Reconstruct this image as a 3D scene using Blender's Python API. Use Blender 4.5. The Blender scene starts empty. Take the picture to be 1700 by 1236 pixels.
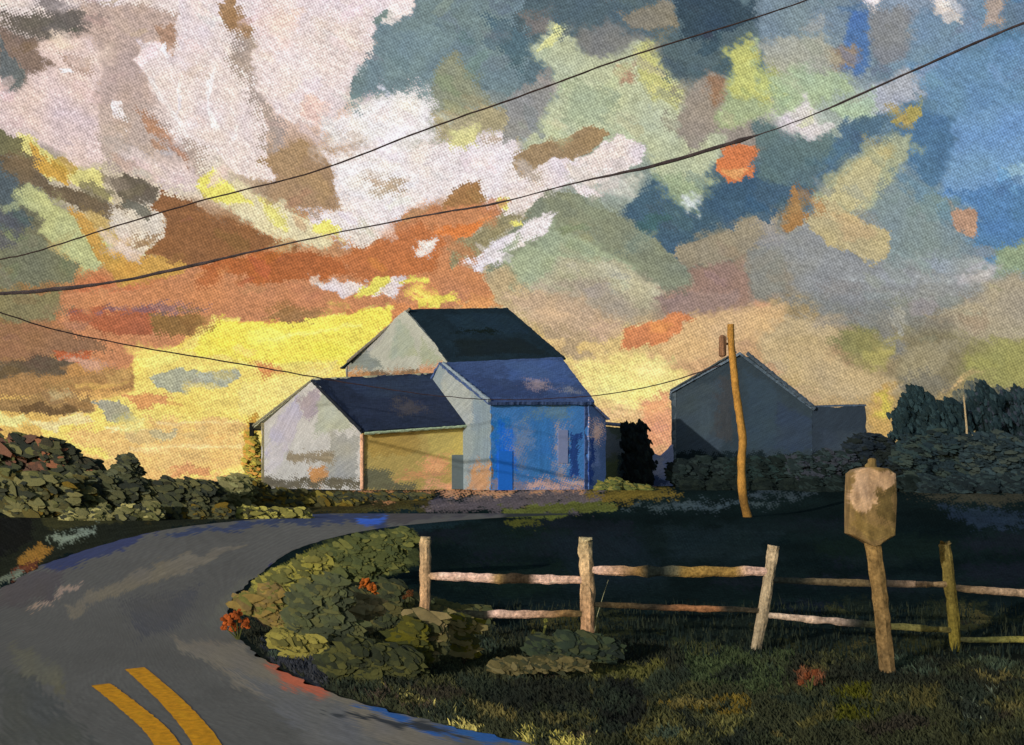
import bpy, math, random
import numpy as np
from mathutils import Vector, noise as mnoise

# ---------------------------------------------------------------- camera, world, sun
S = bpy.context.scene
S.render.resolution_x, S.render.resolution_y = 1024, 745
F, CX, HY, EYE = 1700.0, 850.0, 778.0, 2.1      # focal length in chart units, centre column, horizon row, eye height
cam_d = bpy.data.cameras.new('camera'); cam = bpy.data.objects.new('camera', cam_d)
S.collection.objects.link(cam); S.camera = cam
cam.location = (0, 0, EYE); cam.rotation_euler = (math.radians(90), 0, 0)
cam_d.sensor_width = 36; cam_d.lens = 36.0; cam_d.shift_y = (HY - 618) / 1700.0
cam_d.clip_end = 12000; cam_d.clip_start = 0.1

SUN_AZ, SUN_EL = -140.0, 13.0                    # degrees clockwise from the view direction (+Y)
w = bpy.data.worlds.new("World"); S.world = w; w.use_nodes = True
nt = w.node_tree; nt.nodes.clear()
wo = nt.nodes.new('ShaderNodeOutputWorld'); bg = nt.nodes.new('ShaderNodeBackground')
st = nt.nodes.new('ShaderNodeTexSky'); st.sky_type = 'NISHITA'; st.sun_disc = False
st.sun_elevation = math.radians(SUN_EL); st.sun_rotation = math.radians(SUN_AZ)
bg.inputs['Strength'].default_value = 0.10
nt.links.new(st.outputs[0], bg.inputs[0]); nt.links.new(bg.outputs[0], wo.inputs[0])
sd = bpy.data.lights.new('sun', 'SUN'); sd.energy = 2.6; sd.angle = math.radians(0.5); sd.color = (1.0, 0.90, 0.80)
so = bpy.data.objects.new('sun', sd); S.collection.objects.link(so)
a, e = math.radians(SUN_AZ), math.radians(SUN_EL)
to_sun = Vector((math.sin(a) * math.cos(e), math.cos(a) * math.cos(e), math.sin(e)))
so.rotation_euler = to_sun.to_track_quat('Z', 'Y').to_euler()
S.view_settings.view_transform = 'Standard'; S.view_settings.look = 'None'
S.view_settings.exposure = 0; S.view_settings.gamma = 1
try: S.view_settings.use_curve_mapping = False
except Exception: pass

# ---------------------------------------------------------------- helpers
random.seed(7)
R = random.random
def ru(a, b): return a + (b - a) * random.random()
def P(px, py, Y): return Vector(((px - CX) * Y / F, Y, EYE - (py - HY) * Y / F))
def GY(py): return EYE * F / (py - HY)
RISE = 0.85
def zg(Y):                                        # the field is level, the houses stand on a low rise, the land falls away behind
    Y = np.asarray(Y, float); t = np.clip((Y - 48) / 11, 0, 1)
    return RISE * t * t * (3 - 2 * t) - np.clip(Y - 97, 0, None) * 0.05
def G(px, py, z=0.0):
    Y = GY(py); return Vector(((px - CX) * Y / F, Y, z))
def lin(c):
    c = np.asarray(c, float) / 255.0
    return np.where(c <= 0.04045, c / 12.92, ((c + 0.055) / 1.055) ** 2.4)

LAT = np.random.RandomState(3).rand(16, 256, 256)
def vn(x, y, seed=0):
    L = LAT[seed % 16]; x = x + seed * 17.3; y = y + seed * 9.1
    xi = np.floor(x).astype(int); yi = np.floor(y).astype(int); fx = x - xi; fy = y - yi
    fx = fx * fx * (3 - 2 * fx); fy = fy * fy * (3 - 2 * fy)
    x0 = xi & 255; x1 = (xi + 1) & 255; y0 = yi & 255; y1 = (yi + 1) & 255
    return (L[y0, x0] * (1 - fx) + L[y0, x1] * fx) * (1 - fy) + (L[y1, x0] * (1 - fx) + L[y1, x1] * fx) * fy
def fbm(x, y, seed=0, o=3):
    v = 0; A = 0.5; t = 0
    for i in range(o): v = v + A * vn(x, y, seed + i); t += A; x = x * 2.03; y = y * 2.03; A *= 0.5
    return v / t
def sstep(a, b, t):
    t = np.clip((t - a) / (b - a), 0, 1); return t * t * (3 - 2 * t)
def weave(x, y):
    j = vn(x / 9, y / 9, 5) * 2.2; k = vn(x / 9, y / 9, 6) * 2.2
    p = 6.0
    a = np.sin(2 * math.pi * (x * 0.94 + y * 0.34 + j) / p) * np.sin(2 * math.pi * (-x * 0.34 + y * 0.94 + k) / p)
    return np.clip(0.5 + 0.42 * a + 0.45 * (vn(x / 3.1, y / 3.1, 7) - 0.5), 0, 1)

def sdf(x, y, poly):                              # signed distance, positive inside
    d = np.full(x.shape, 1e9); ins = np.zeros(x.shape, bool); n = len(poly)
    for i in range(n):
        x0, y0 = poly[i]; x1, y1 = poly[(i + 1) % n]
        ex, ey = x1 - x0, y1 - y0; L2 = ex * ex + ey * ey + 1e-9
        t = np.clip(((x - x0) * ex + (y - y0) * ey) / L2, 0, 1)
        d = np.minimum(d, np.hypot(x - x0 - t * ex, y - y0 - t * ey))
        if y0 != y1:
            c = ((y0 > y) != (y1 > y)) & (x < ex * (y - y0) / (y1 - y0) + x0); ins ^= c
    return np.where(ins, d, -d)

def paint(x, y, col, strokes, seed=0, k=1.0, wv=0.05, grain=0.06):
    """lay brush marks over the colour field; x, y chart coordinates, col sRGB 0-255 (N,3)."""
    W = weave(x / k, y / k)
    for i, s in enumerate(strokes):
        poly, c = s[0], np.array(s[1], float)
        dry = (s[2] if len(s) > 2 else 6) * k; op = s[3] if len(s) > 3 else 1.0
        pa = np.array(poly, float); m = dry + 9 * k
        sel = np.nonzero((x > pa[:, 0].min() - m) & (x < pa[:, 0].max() + m) & (y > pa[:, 1].min() - m) & (y < pa[:, 1].max() + m))[0]
        if not len(sel): continue
        X = x[sel]; Y = y[sel]
        q = pa - pa.mean(0); u, sv, vt = np.linalg.svd(q, full_matrices=False); ax, ay = vt[0]
        if ax < 0: ax, ay = -ax, -ay
        U = X * ax + Y * ay; V = -X * ay + Y * ax
        sz = min(1.0, (sv[-1] / (14 * k)) + 0.25)
        if sv[-1] / sv[0] > 0.45 and sv[-1] > 9 * k: ax, ay = 0.86, 0.51
        U = X * ax + Y * ay; V = -X * ay + Y * ax
        wx = (fbm(X / (26 * k), Y / (26 * k), seed + i) - 0.5) * 22 * k * sz
        wy = (fbm(X / (26 * k), Y / (26 * k), seed + i + 5) - 0.5) * 22 * k * sz
        d = sdf(X + wx, Y + wy, poly)
        d += (vn(U / (22 * k), V / (2.6 * k), seed + i + 2) - 0.5) * (3 + min(dry / k, 14) * 0.3) * k * sz
        d += (fbm(X / (7 * k), Y / (7 * k), seed + i + 6) - 0.5) * (4 + dry / k * 0.7) * k * sz
        t = d / dry + 0.5
        sf = s[4] if len(s) > 4 else 0.12
        cov = sstep(-sf, sf, t - (0.5 + (W[sel] - 0.5) * min(1.0, 0.12 / sf + .25))) * op
        br = vn(U / (34 * k), V / (2.3 * k), seed + i + 3) - 0.5
        lo = fbm(X / (45 * k), Y / (45 * k), seed + i + 8) - 0.5
        tint = np.stack([1 + grain * 1.6 * br + 0.10 * lo, 1 + grain * 1.6 * br + 0.06 * lo, 1 + grain * 1.6 * br - 0.08 * lo], 1)
        cc = c[None, :] * tint
        ridge = (np.abs(d - 1.5 * k) < 1.2 * k) & (br > 0.08) & (dry < 9 * k)
        cc = np.where(ridge[:, None], cc * 1.07 + 4, cc)  # impasto highlight painted in: stroke edges lightened in the colour
        col[sel] = col[sel] * (1 - cov[:, None]) + cc * cov[:, None]
    col *= (1 + wv * 2 * (W - 0.5))[:, None]
    col *= (1 + 0.035 * (vn(x / (2.1 * k), y / (2.1 * k), 12) - 0.5) * 2)[:, None]
    return np.clip(col, 0, 255)

def nodes_mat(name, rough=0.9, nscale=6.0, amount=0.25, bump=0.25, stretch=(1, 1, 1), spec=0.2, sheen_dark=None):
    """painted-colour attribute broken up by procedural noise, with a brushed relief"""
    m = bpy.data.materials.new(name); m.use_nodes = True; n = m.node_tree.nodes; l = m.node_tree.links
    b = n['Principled BSDF']; b.inputs['Roughness'].default_value = rough
    b.inputs['Specular IOR Level'].default_value = spec
    at = n.new('ShaderNodeAttribute'); at.attribute_name = 'Col'
    tc = n.new('ShaderNodeTexCoord'); mp = n.new('ShaderNodeMapping'); mp.inputs['Scale'].default_value = stretch
    l.new(tc.outputs['Object'], mp.inputs['Vector'])
    no = n.new('ShaderNodeTexNoise'); no.inputs['Scale'].default_value = nscale; no.inputs['Detail'].default_value = 5
    l.new(mp.outputs[0], no.inputs['Vector'])
    mr = n.new('ShaderNodeMapRange'); mr.inputs['From Min'].default_value = 0.3; mr.inputs['From Max'].default_value = 0.7
    mr.inputs['To Min'].default_value = 1 - amount; mr.inputs['To Max'].default_value = 1 + amount
    l.new(no.outputs[0], mr.inputs[0])
    mx = n.new('ShaderNodeVectorMath'); mx.operation = 'SCALE'
    l.new(at.outputs['Color'], mx.inputs[0]); l.new(mr.outputs[0], mx.inputs['Scale'])
    l.new(mx.outputs[0], b.inputs['Base Color'])
    bp = n.new('ShaderNodeBump'); bp.inputs['Strength'].default_value = bump; bp.inputs['Distance'].default_value = 0.02
    l.new(no.outputs[0], bp.inputs['Height']); l.new(bp.outputs[0], b.inputs['Normal'])
    return m
M_PLASTER = nodes_mat('brushed_wall_paint', spec=0.05, nscale=5, amount=0.07, bump=0.3, stretch=(1, 1, 2.5))
M_ROOF = nodes_mat('brushed_roof_paint', spec=0.05, nscale=4, amount=0.16, bump=0.4, stretch=(1, 1, 3), rough=0.8)
M_ASPH = nodes_mat('asphalt', nscale=22, amount=0.07, bump=0.12)
M_SOIL = nodes_mat('grassy_ground', spec=0.0, nscale=9, amount=0.28, bump=0.6)
M_LEAF = nodes_mat('foliage', spec=0.05, nscale=12, amount=0.15, bump=0.5, rough=0.75)
M_WOOD = nodes_mat('weathered_wood', nscale=16, amount=0.30, bump=0.6, stretch=(1, 1, 0.5))
M_FENCE = nodes_mat('dry_brushed_rail', spec=0.05, nscale=34, amount=0.40, bump=0.45, stretch=(1, 1, .8))
M_WIRE = nodes_mat('cable', nscale=9, amount=0.3, bump=0.1)
M_LINE = nodes_mat('road_paint', nscale=14, amount=0.18, bump=0.3)

def tag(o, label=None, cat=None, group=None, kind=None):
    if label: o['label'] = label
    if cat: o['category'] = cat
    if group: o['group'] = group
    if kind: o['kind'] = kind
    return o
def empty(name, loc, label, cat, group=None):
    o = bpy.data.objects.new(name, None); S.collection.objects.link(o); o.location = loc
    return tag(o, label, cat, group)
def mesh_np(name, V, Fq, C, mat, parent=None, smooth=True):
    """V (n,3) world, Fq (m,4) quads, C (n,3) linear colour"""
    me = bpy.data.meshes.new(name); V = np.asarray(V, np.float32); Fq = np.asarray(Fq, np.int32)
    if parent is not None: V = V - np.array(parent.location, np.float32)[None, :]
    me.vertices.add(len(V)); me.vertices.foreach_set('co', V.ravel())
    k = Fq.shape[1]
    me.loops.add(Fq.size); me.loops.foreach_set('vertex_index', Fq.ravel())
    me.polygons.add(len(Fq)); me.polygons.foreach_set('loop_start', np.arange(0, Fq.size, k, dtype=np.int32))
    me.polygons.foreach_set('use_smooth', np.full(len(Fq), smooth))
    me.update(calc_edges=True); me.validate()
    at = me.color_attributes.new('Col', 'FLOAT_COLOR', 'POINT')
    c4 = np.ones((len(V), 4), np.float32); c4[:, :3] = C; at.data.foreach_set('color', c4.ravel())
    me.materials.append(mat)
    o = bpy.data.objects.new(name, me); S.collection.objects.link(o)
    if parent is not None: o.parent = parent
    return o
def grid_faces(ny, nx, off=0, flip=False):
    i = np.arange(ny - 1)[:, None] * nx + np.arange(nx - 1)[None, :] + off
    f = np.stack([i, i + 1, i + nx + 1, i + nx], -1).reshape(-1, 4)
    return f[:, ::-1] if flip else f

class MB:
    def __init__(s): s.v = []; s.f = []; s.c = []
    def add(s, vs, fs, c):
        o = len(s.v); s.v += [tuple(p) for p in vs]; s.f += [tuple(o + i for i in f) for f in fs]
        s.c += ([tuple(c)] * len(vs) if not isinstance(c, list) else c)
    def box(s, lo, hi, c):
        x0, y0, z0 = lo; x1, y1, z1 = hi
        s.add([(x0, y0, z0), (x1, y0, z0), (x1, y1, z0), (x0, y1, z0), (x0, y0, z1), (x1, y0, z1), (x1, y1, z1), (x0, y1, z1)],
              [(0, 3, 2, 1), (4, 5, 6, 7), (0, 1, 5, 4), (1, 2, 6, 5), (2, 3, 7, 6), (3, 0, 4, 7)], c)
    def tube(s, pts, rad, col, n=8, wob=0.0, flat=1.0):
        pts = [Vector(p) for p in pts]; m = len(pts); rr = rad if isinstance(rad, (list, tuple)) else [rad] * m
        ring0 = len(s.v); vs = []; cs = []
        for i, p in enumerate(pts):
            t = (pts[min(i + 1, m - 1)] - pts[max(i - 1, 0)]).normalized()
            up = Vector((0, 0, 1)) if abs(t.z) < 0.8 else Vector((0, 1, 0))
            a = t.cross(up).normalized(); b = a.cross(t).normalized()
            for j in range(n):
                th = 2 * math.pi * j / n; r = rr[i] * (1 + wob * (R() - 0.5))
                vs.append(p + a * (math.cos(th) * r * flat) + b * (math.sin(th) * r))
                c = col(i / (m - 1), j / n) if callable(col) else col
                cs.append(tuple(c))
        fs = [(i * n + j, i * n + (j + 1) % n, (i + 1) * n + (j + 1) % n, (i + 1) * n + j) for i in range(m - 1) for j in range(n)]
        fs += [tuple(range(n))[::-1], tuple((m - 1) * n + j for j in range(n))]
        s.add(vs, fs, cs)
    def dab(s, c, size, nrm, col, el=1.7, dirv=None, n=7, bend=0.25):
        """one loose leaf / paint-like flake: an uneven bent polygon"""
        nrm = Vector(nrm).normalized()
        d = Vector(dirv) if dirv else Vector((ru(-1, 1), ru(-1, 1), ru(-0.6, 0.6)))
        u = (d - nrm * d.dot(nrm))
        if u.length < 1e-3: u = nrm.orthogonal()
        u.normalize(); v = nrm.cross(u); c = Vector(c); vs = [c + nrm * (size * bend * 0.5)]
        ph = ru(0, 6.28)
        for j in range(n):
            th = ph + 2 * math.pi * j / n; r = size * ru(0.32, 0.56)
            vs.append(c + u * (math.cos(th) * r * el) + v * (math.sin(th) * r) - nrm * (bend * size * 0.5 * abs(math.cos(th))))
        k = ru(0.91, 1.08); cc = tuple(x * k for x in col)
        s.add(vs, [(0, j + 1, (j + 1) % n + 1) for j in range(n)], cc)
    def build(s, name, mat, parent=None, smooth=False):
        me = bpy.data.meshes.new(name); o3 = Vector(parent.location) if parent is not None else Vector((0, 0, 0))
        me.from_pydata([tuple(Vector(p) - o3) for p in s.v], [], s.f); me.update()
        at = me.color_attributes.new('Col', 'FLOAT_COLOR', 'POINT')
        c4 = np.ones((len(s.v), 4), np.float32); c4[:, :3] = np.array(s.c); at.data.foreach_set('color', c4.ravel())
        me.materials.append(mat)
        if smooth: me.polygons.foreach_set('use_smooth', np.full(len(me.polygons), True))
        o = bpy.data.objects.new(name, me); S.collection.objects.link(o)
        if parent is not None: o.parent = parent
        return o

# how much light each kind of surface receives (measured in test renders); colours are picked as seen and divided by it
v3 = lambda *a: np.array(a)
K_FLAT, K_LEFT, K_FRONT, K_ROOF = v3(.55, .53, .50), v3(1.30, 1.12, .98), v3(.72, .60, .47), v3(.80, .68, .55)
K_LEAF, K_POST, K_ROAD = v3(.60, .56, .50), v3(1.18, 1.02, .92), v3(.42, .42, .45)
def alb(c, k): return np.clip(lin(c) / k, 0, 0.92)

# ---------------------------------------------------------------- sky: a far curved backdrop carrying the evening clouds
SX = [-200, 0, 170, 340, 510, 680, 850, 1020, 1190, 1360, 1530, 1700, 1900]
SY = [-150, 0, 100, 200, 300, 400, 500, 600, 700, 790]
SKY = [
 [(175,160,152),(185,165,158),(180,160,150),(200,180,172),(205,185,180),(115,130,135),(92,108,116),(98,104,108),(75,90,98),(95,118,135),(120,138,155),(90,125,150),(85,120,150)],
 [(190,172,165),(205,190,185),(188,168,158),(222,205,200),(226,205,200),(112,128,135),(90,105,115),(98,104,108),(62,78,90),(100,122,142),(130,145,162),(92,128,155),(85,120,150)],
 [(120,108,98),(120,108,98),(168,140,125),(222,200,195),(224,204,200),(112,132,136),(92,112,120),(120,125,120),(75,95,102),(128,140,146),(110,132,148),(84,122,154),(80,120,155)],
 [(180,165,158),(205,185,180),(188,166,154),(222,205,200),(205,176,160),(158,158,145),(138,145,140),(172,182,150),(148,138,128),(160,170,160),(82,112,138),(88,132,168),(88,132,168)],
 [(88,92,84),(90,92,82),(190,175,150),(210,195,175),(160,130,100),(214,198,192),(205,190,180),(140,150,140),(80,102,112),(90,108,115),(112,132,144),(105,145,180),(105,145,180)],
 [(105,105,88),(108,106,84),(185,160,100),(150,106,68),(188,138,98),(178,118,78),(158,152,128),(130,135,113),(122,120,106),(140,140,134),(130,140,140),(90,130,165),(88,128,165)],
 [(140,110,72),(135,112,72),(188,112,74),(194,120,76),(190,126,80),(200,130,82),(188,165,125),(158,145,125),(152,124,108),(138,130,115),(130,130,122),(168,155,130),(170,158,132)],
 [(150,112,74),(148,110,72),(185,135,78),(230,200,92),(228,202,90),(215,190,100),(205,175,110),(212,182,120),(195,155,112),(165,138,102),(130,120,92),(150,146,90),(150,146,90)],
 [(205,165,90),(212,172,92),(226,182,104),(232,192,112),(228,190,110),(222,185,110),(215,180,110),(214,180,112),(200,150,110),(178,150,105),(170,140,88),(140,130,90),(140,130,90)],
 [(205,160,95),(215,165,98),(222,178,108),(225,175,105),(222,175,108),(215,170,108),(212,165,108),(205,150,110),(190,140,105),(175,145,102),(175,140,90),(140,130,90),(140,130,90)]]
SKYA = np.array(SKY, float)
def sky_base(x, y):
    wx = x + (fbm(x / 60, y / 60, 1) - .5) * 70; wy = y + (fbm(x / 60, y / 60, 4) - .5) * 60
    xs = np.interp(wx, SX, range(len(SX))); ys = np.interp(wy, SY, range(len(SY)))
    x0 = np.clip(xs.astype(int), 0, len(SX) - 2); y0 = np.clip(ys.astype(int), 0, len(SY) - 2)
    fx = sstep(0.2, 0.8, xs - x0)[:, None]; fy = sstep(0.2, 0.8, ys - y0)[:, None]
    c = (SKYA[y0, x0] * (1 - fx) + SKYA[y0, x0 + 1] * fx) * (1 - fy) + (SKYA[y0 + 1, x0] * (1 - fx) + SKYA[y0 + 1, x0 + 1] * fx) * fy
    U = x * 0.8 + y * 0.6; V = -x * 0.6 + y * 0.8
    return c * (1 + 0.09 * (vn(U / 40, V / 2.6, 9) - 0.5) + 0.08 * (fbm(x / 30, y / 30, 11) - 0.5))[:, None]
def pg(s): 
    v = [float(t) for t in s.replace(',', ' ').split()]; return list(zip(v[0::2], v[1::2]))
SKY_MARKS = [
 # upper left, pink cloud and taupe gaps
 (pg("-40 -20 310 -20 225 14 -40 14"), (214,198,192), 8), (pg("0 40 70 70 160 135 150 190 60 130 35 120 0 90"), (132,112,100), 10),
 (pg("8 25 140 8 152 45 90 72 30 62"), (108,100,92), 22), (pg("0 62 36 120 28 160 0 148"), (104,108,106), 8),
 (pg("130 8 240 5 302 35 292 112 232 172 160 165 165 110 138 60"), (186,162,150), 16), (pg("255 45 300 38 290 95 270 80"), (170,135,112), 7),
 (pg("55 72 150 58 176 112 160 150 172 222 182 272 120 272 50 218 -20 195 -20 165 40 150 50 120 85 108"), (212,188,182), 14),
 (pg("100 85 150 100 150 125 110 110"), (180,152,138), 12), 
 (pg("300 -10 358 -10 402 130 442 202 452 252 462 305 402 292 312 217 240 132 232 66 264 64 290 98"), (219,201,197), 7),
 (pg("330 -10 430 -10 480 120 400 150"), (221,204,199), 9), (pg("355 0 385 0 398 40 385 52 365 30"), (165,130,95), 6), 
 (pg("182 168 200 174 220 212 206 216 186 192"), (226,214,214), 3), (pg("168 212 240 182 330 250 345 302 262 312 182 284"), (182,162,150), 34),
 (pg("230 260 320 270 340 305 270 320"), (212,190,182), 22), (pg("225 180 262 200 320 275 300 260 240 215"), (178,135,110), 14),
 (pg("385 52 450 45 430 108 442 170 472 215 452 265 418 150 388 105"), (172,154,142), 32),
 (pg("28 218 60 236 112 285 168 278 192 345 130 302 75 300 48 268 28 246"), (214,202,122), 6), (pg("50 238 82 256 122 297 76 298 54 270"), (206,160,72), 6),
 (pg("-20 212 28 224 50 266 -20 252"), (114,110,80), 8), (pg("-20 254 50 264 76 300 200 345 262 385 182 372 120 342 60 312 -20 312"), (110,95,76), 7),
 (pg("-20 268 36 284 30 330 62 382 -20 392"), (86,96,98), 12), 
 (pg("22 326 50 303 115 350 176 400 252 426 140 452 108 415 60 390 74 370"), (180,182,128), 13),
 (pg("182 294 216 288 264 310 256 346 216 346 190 326"), (106,96,82), 5), (pg("120 348 166 376 182 410 300 430 332 456 200 472 166 440 130 382"), (198,152,76), 9),
 (pg("190 342 276 338 288 382 270 410 244 418 205 395 180 372"), (212,198,178), 24), (pg("185 375 232 368 246 408 240 424 202 408"), (208,192,172), 6),
 (pg("266 314 340 345 400 368 460 398 500 400 490 428 330 444 244 420 276 392 272 360 250 346"), (142,97,62), 6),
 (pg("330 318 356 290 400 300 450 330 520 362 560 400 520 412 440 390 380 352"), (214,200,160), 12), (pg("320 300 356 280 392 306 420 335 380 340 332 320"), (230,216,104), 7), (pg("430 330 455 335 480 365 470 385 440 365"), (226,214,120), 14),
 # upper middle
 (pg("420 -15 690 -15 686 26 626 36 622 86 588 116 574 170 560 190 540 206 500 216 470 190 440 170 420 130"), (222,203,199), 11),
 (pg("520 30 600 25 610 80 560 100 530 70"), (214,196,192), 26), (pg("420 10 500 15 480 80 430 60"), (226,200,194), 20),
 (pg("690 -15 880 -15 885 60 872 112 850 162 802 152 740 92 702 146 660 152 602 168 580 166 592 116 622 88 627 38 686 28"), (112,131,136), 7),
 (pg("640 60 720 40 760 60 700 120 640 140"), (118,138,141), 20), (pg("800 20 880 50 870 130 840 100"), (84,108,118), 20),
 (pg("712 132 754 84 802 152 832 176 760 192 714 192"), (136,140,120), 14), (pg("716 184 820 174 852 182 872 262 782 242 720 236"), (166,155,122), 14),
 (pg("504 148 556 168 562 196 530 202 500 190"), (226,192,182), 8), 
 (pg("430 266 505 220 520 246 500 270 530 290 552 325 545 342 512 312 470 286"), (166,136,102), 12),
 (pg("572 185 620 160 690 145 722 172 716 236 640 245 560 235"), (230,221,216), 30), (pg("536 195 580 185 600 230 540 245"), (228,216,210), 26),
 (pg("536 250 622 238 712 234 792 222 852 228 872 300 862 342 830 352 782 322 742 322 652 372 632 402 562 402 530 372 500 342 566 346 562 310"), (224,210,206), 16),
 (pg("560 280 640 260 700 300 640 340 580 330"), (224,216,216), 20), (pg("742 214 792 214 786 240 750 252"), (214,206,140), 16),
 (pg("748 322 796 304 812 342 780 352 730 352"), (158,117,76), 9), (pg("610 295 680 300 660 320 620 310"), (190,165,140), 22),
 (pg("560 375 640 372 622 425 590 415"), (216,202,190), 26),
 # upper right of centre
 (pg("872 -15 1232 -15 1262 60 1202 100 1172 122 1110 100 1090 70 960 60 900 76 852 40"), (83,101,109), 10),
 (pg("858 20 920 28 906 62 880 52"), (120,116,112), 16), (pg("960 52 1010 34 1082 60 1052 96 990 106 964 80"), (122,122,120), 10),
 (pg("1028 22 1120 -6 1122 40 1070 52 1040 42"), (134,127,110), 9), (pg("1120 -15 1272 -15 1262 32 1182 70 1130 60"), (58,76,90), 12),
 (pg("840 172 915 110 926 150 902 190 890 226 840 236"), (142,141,138), 10),
 (pg("886 82 920 38 946 50 962 80 1002 100 1060 70 1086 74 1096 110 1140 146 1130 222 1202 225 1215 240 1162 300 1172 332 1146 342 1085 292 1076 242 1030 220 1010 214 960 230 880 256 865 236 906 182 926 150 918 120 894 100"), (184,189,154), 8),
 (pg("888 86 924 40 942 52 912 82"), (206,206,142), 6), (pg("1052 76 1086 70 1096 110 1138 152 1120 182 1080 162 1056 120"), (187,186,118), 9),
 (pg("1024 110 1050 110 1054 136 1034 142"), (172,136,110), 8), (pg("940 130 1030 150 1010 200 930 210"), (166,176,142), 14),
 (pg("1130 160 1180 120 1216 130 1206 172 1190 212 1150 252 1124 226"), (152,140,127), 9), (pg("1176 124 1212 132 1206 166 1176 176"), (150,116,90), 10),
 (pg("1194 202 1200 162 1230 80 1256 58 1262 130 1292 150 1302 192 1240 202 1220 216 1195 216"), (165,178,132), 10), (pg("1206 86 1250 62 1256 150 1292 162 1286 176 1216 152"), (196,196,112), 10),
 (pg("848 256 960 216 1000 210 1012 226 980 256 860 292"), (157,131,96), 6),
 (pg("866 300 916 262 950 268 1030 218 1076 240 1070 266 1040 286 976 306 902 312 870 342 840 362 800 346 840 300"), (217,202,200), 6),
 (pg("990 300 1060 288 1056 332 1000 322"), (190,190,182), 18), (pg("940 300 980 300 1000 330 975 335"), (220,206,206), 7),
 (pg("1055 332 1080 285 1146 342 1242 280 1292 288 1316 330 1262 352 1130 402 1125 432 1080 402 1030 352"), (64,91,112), 9),
 (pg("1080 290 1180 300 1160 345 1130 345"), (150,165,130), 18), (pg("1135 330 1165 330 1160 352 1142 350"), (205,210,205), 9),
 (pg("1182 286 1206 244 1236 240 1276 240 1250 266 1250 290 1214 298"), (206,120,74), 6), (pg("1200 284 1244 278 1215 302"), (216,152,96), 5),
 # upper right
 (pg("1255 -15 1420 -15 1400 70 1300 100 1258 60"), (118,136,148), 20), (pg("1255 66 1370 54 1386 120 1350 180 1300 190 1264 130"), (167,166,150), 12),
 (pg("1262 132 1340 110 1400 120 1420 150 1370 165 1340 196 1290 200"), (166,183,145), 12), (pg("1250 110 1280 120 1300 160 1260 150"), (190,195,115), 12),
 (pg("1408 18 1446 24 1446 110 1426 126 1396 110 1404 60"), (76,112,168), 9), (pg("1370 78 1415 74 1420 105 1386 112"), (152,132,112), 10),
 (pg("1446 8 1520 14 1530 80 1470 112 1446 90"), (129,131,136), 10), (pg("1428 -10 1468 -10 1452 22"), (222,212,210), 14),
 (pg("1520 18 1642 18 1642 62 1560 112 1500 122"), (114,140,162), 12), (pg("1545 -12 1594 -12 1598 26 1560 16"), (222,214,212), 14),
 (pg("1638 -10 1668 -10 1662 42 1640 42"), (168,152,142), 12), (pg("1500 112 1720 56 1720 202 1640 202 1560 202 1530 162"), (104,140,172), 14),
 (pg("1440 142 1520 110 1530 160 1450 192 1420 166"), (168,170,178), 12), (pg("1368 172 1450 150 1456 190 1400 198"), (167,187,157), 10),
 (pg("1250 198 1290 206 1332 226 1400 200 1472 195 1420 250 1340 322 1300 332 1262 292"), (91,113,116), 8),
 (pg("1400 202 1482 190 1472 215 1400 262 1350 312 1380 250"), (80,108,132), 9), (pg("1478 225 1520 180 1590 200 1580 282 1545 312 1508 262"), (78,114,150), 9),
 (pg("1590 190 1720 160 1720 332 1640 352 1560 322 1580 250"), (112,150,188), 10), (pg("1655 285 1700 270 1700 300 1670 310"), (140,175,195), 10),
 (pg("1446 246 1486 214 1510 226 1506 262 1480 322 1430 356 1386 346 1345 336 1370 300"), (165,168,135), 9), (pg("1440 256 1476 240 1466 290 1420 352 1350 332"), (188,177,132), 9),
 (pg("1475 206 1530 164 1526 186 1486 212"), (162,150,88), 5), (pg("1294 206 1335 164 1360 200 1370 226 1340 226"), (216,206,202), 10),
 # right middle
 (pg("1250 300 1350 308 1332 346 1300 332 1250 352"), (70,95,116), 8), (pg("1440 342 1500 290 1560 330 1600 390 1642 430 1600 452 1530 432 1476 422 1476 386"), (126,141,141), 9),
 (pg("1480 278 1560 320 1602 382 1582 386 1500 312"), (108,137,152), 8), (pg("1560 322 1720 300 1720 420 1640 432 1615 402 1622 350"), (84,125,166), 9),
 (pg("1295 390 1360 374 1390 400 1450 436 1540 450 1622 420 1642 480 1600 502 1430 512 1360 502 1310 472"), (139,141,141), 9),
 (pg("1400 455 1600 460 1600 472 1400 465"), (160,165,168), 12, .7), (pg("1500 430 1620 420 1640 440 1560 460"), (150,158,160), 14),
 (pg("1340 372 1358 330 1392 340 1440 364 1476 386 1470 426 1450 436 1400 416 1366 396"), (180,166,126), 6), (pg("1380 350 1450 375 1455 400 1400 395"), (190,165,122), 8),
 (pg("1316 310 1342 360 1335 376 1300 390 1294 370"), (160,120,76), 6), (pg("1574 334 1622 355 1616 396 1590 382"), (178,141,116), 5),
 (pg("1650 420 1720 390 1720 452 1650 452"), (142,155,122), 10), (pg("1590 450 1662 440 1652 466 1590 466"), (184,178,178), 12, .8),
 (pg("1640 470 1720 452 1720 562 1602 562 1540 520 1620 502"), (166,153,127), 14), (pg("1360 486 1470 500 1502 580 1482 592 1440 552 1400 522 1360 512"), (126,125,119), 10),
 (pg("1475 512 1500 506 1506 550 1490 562 1478 540"), (152,149,136), 6), (pg("1250 500 1292 500 1282 526 1250 532"), (205,150,116), 9),
 (pg("1250 526 1400 520 1382 590 1500 640 1482 662 1340 668 1270 602"), (186,164,124), 12), (pg("1280 495 1350 488 1362 520 1290 530"), (163,140,98), 9),
 (pg("1374 560 1430 530 1472 570 1440 602 1400 586"), (134,130,82), 12), (pg("1410 586 1480 580 1470 612 1420 606"), (166,156,92), 12),
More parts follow.
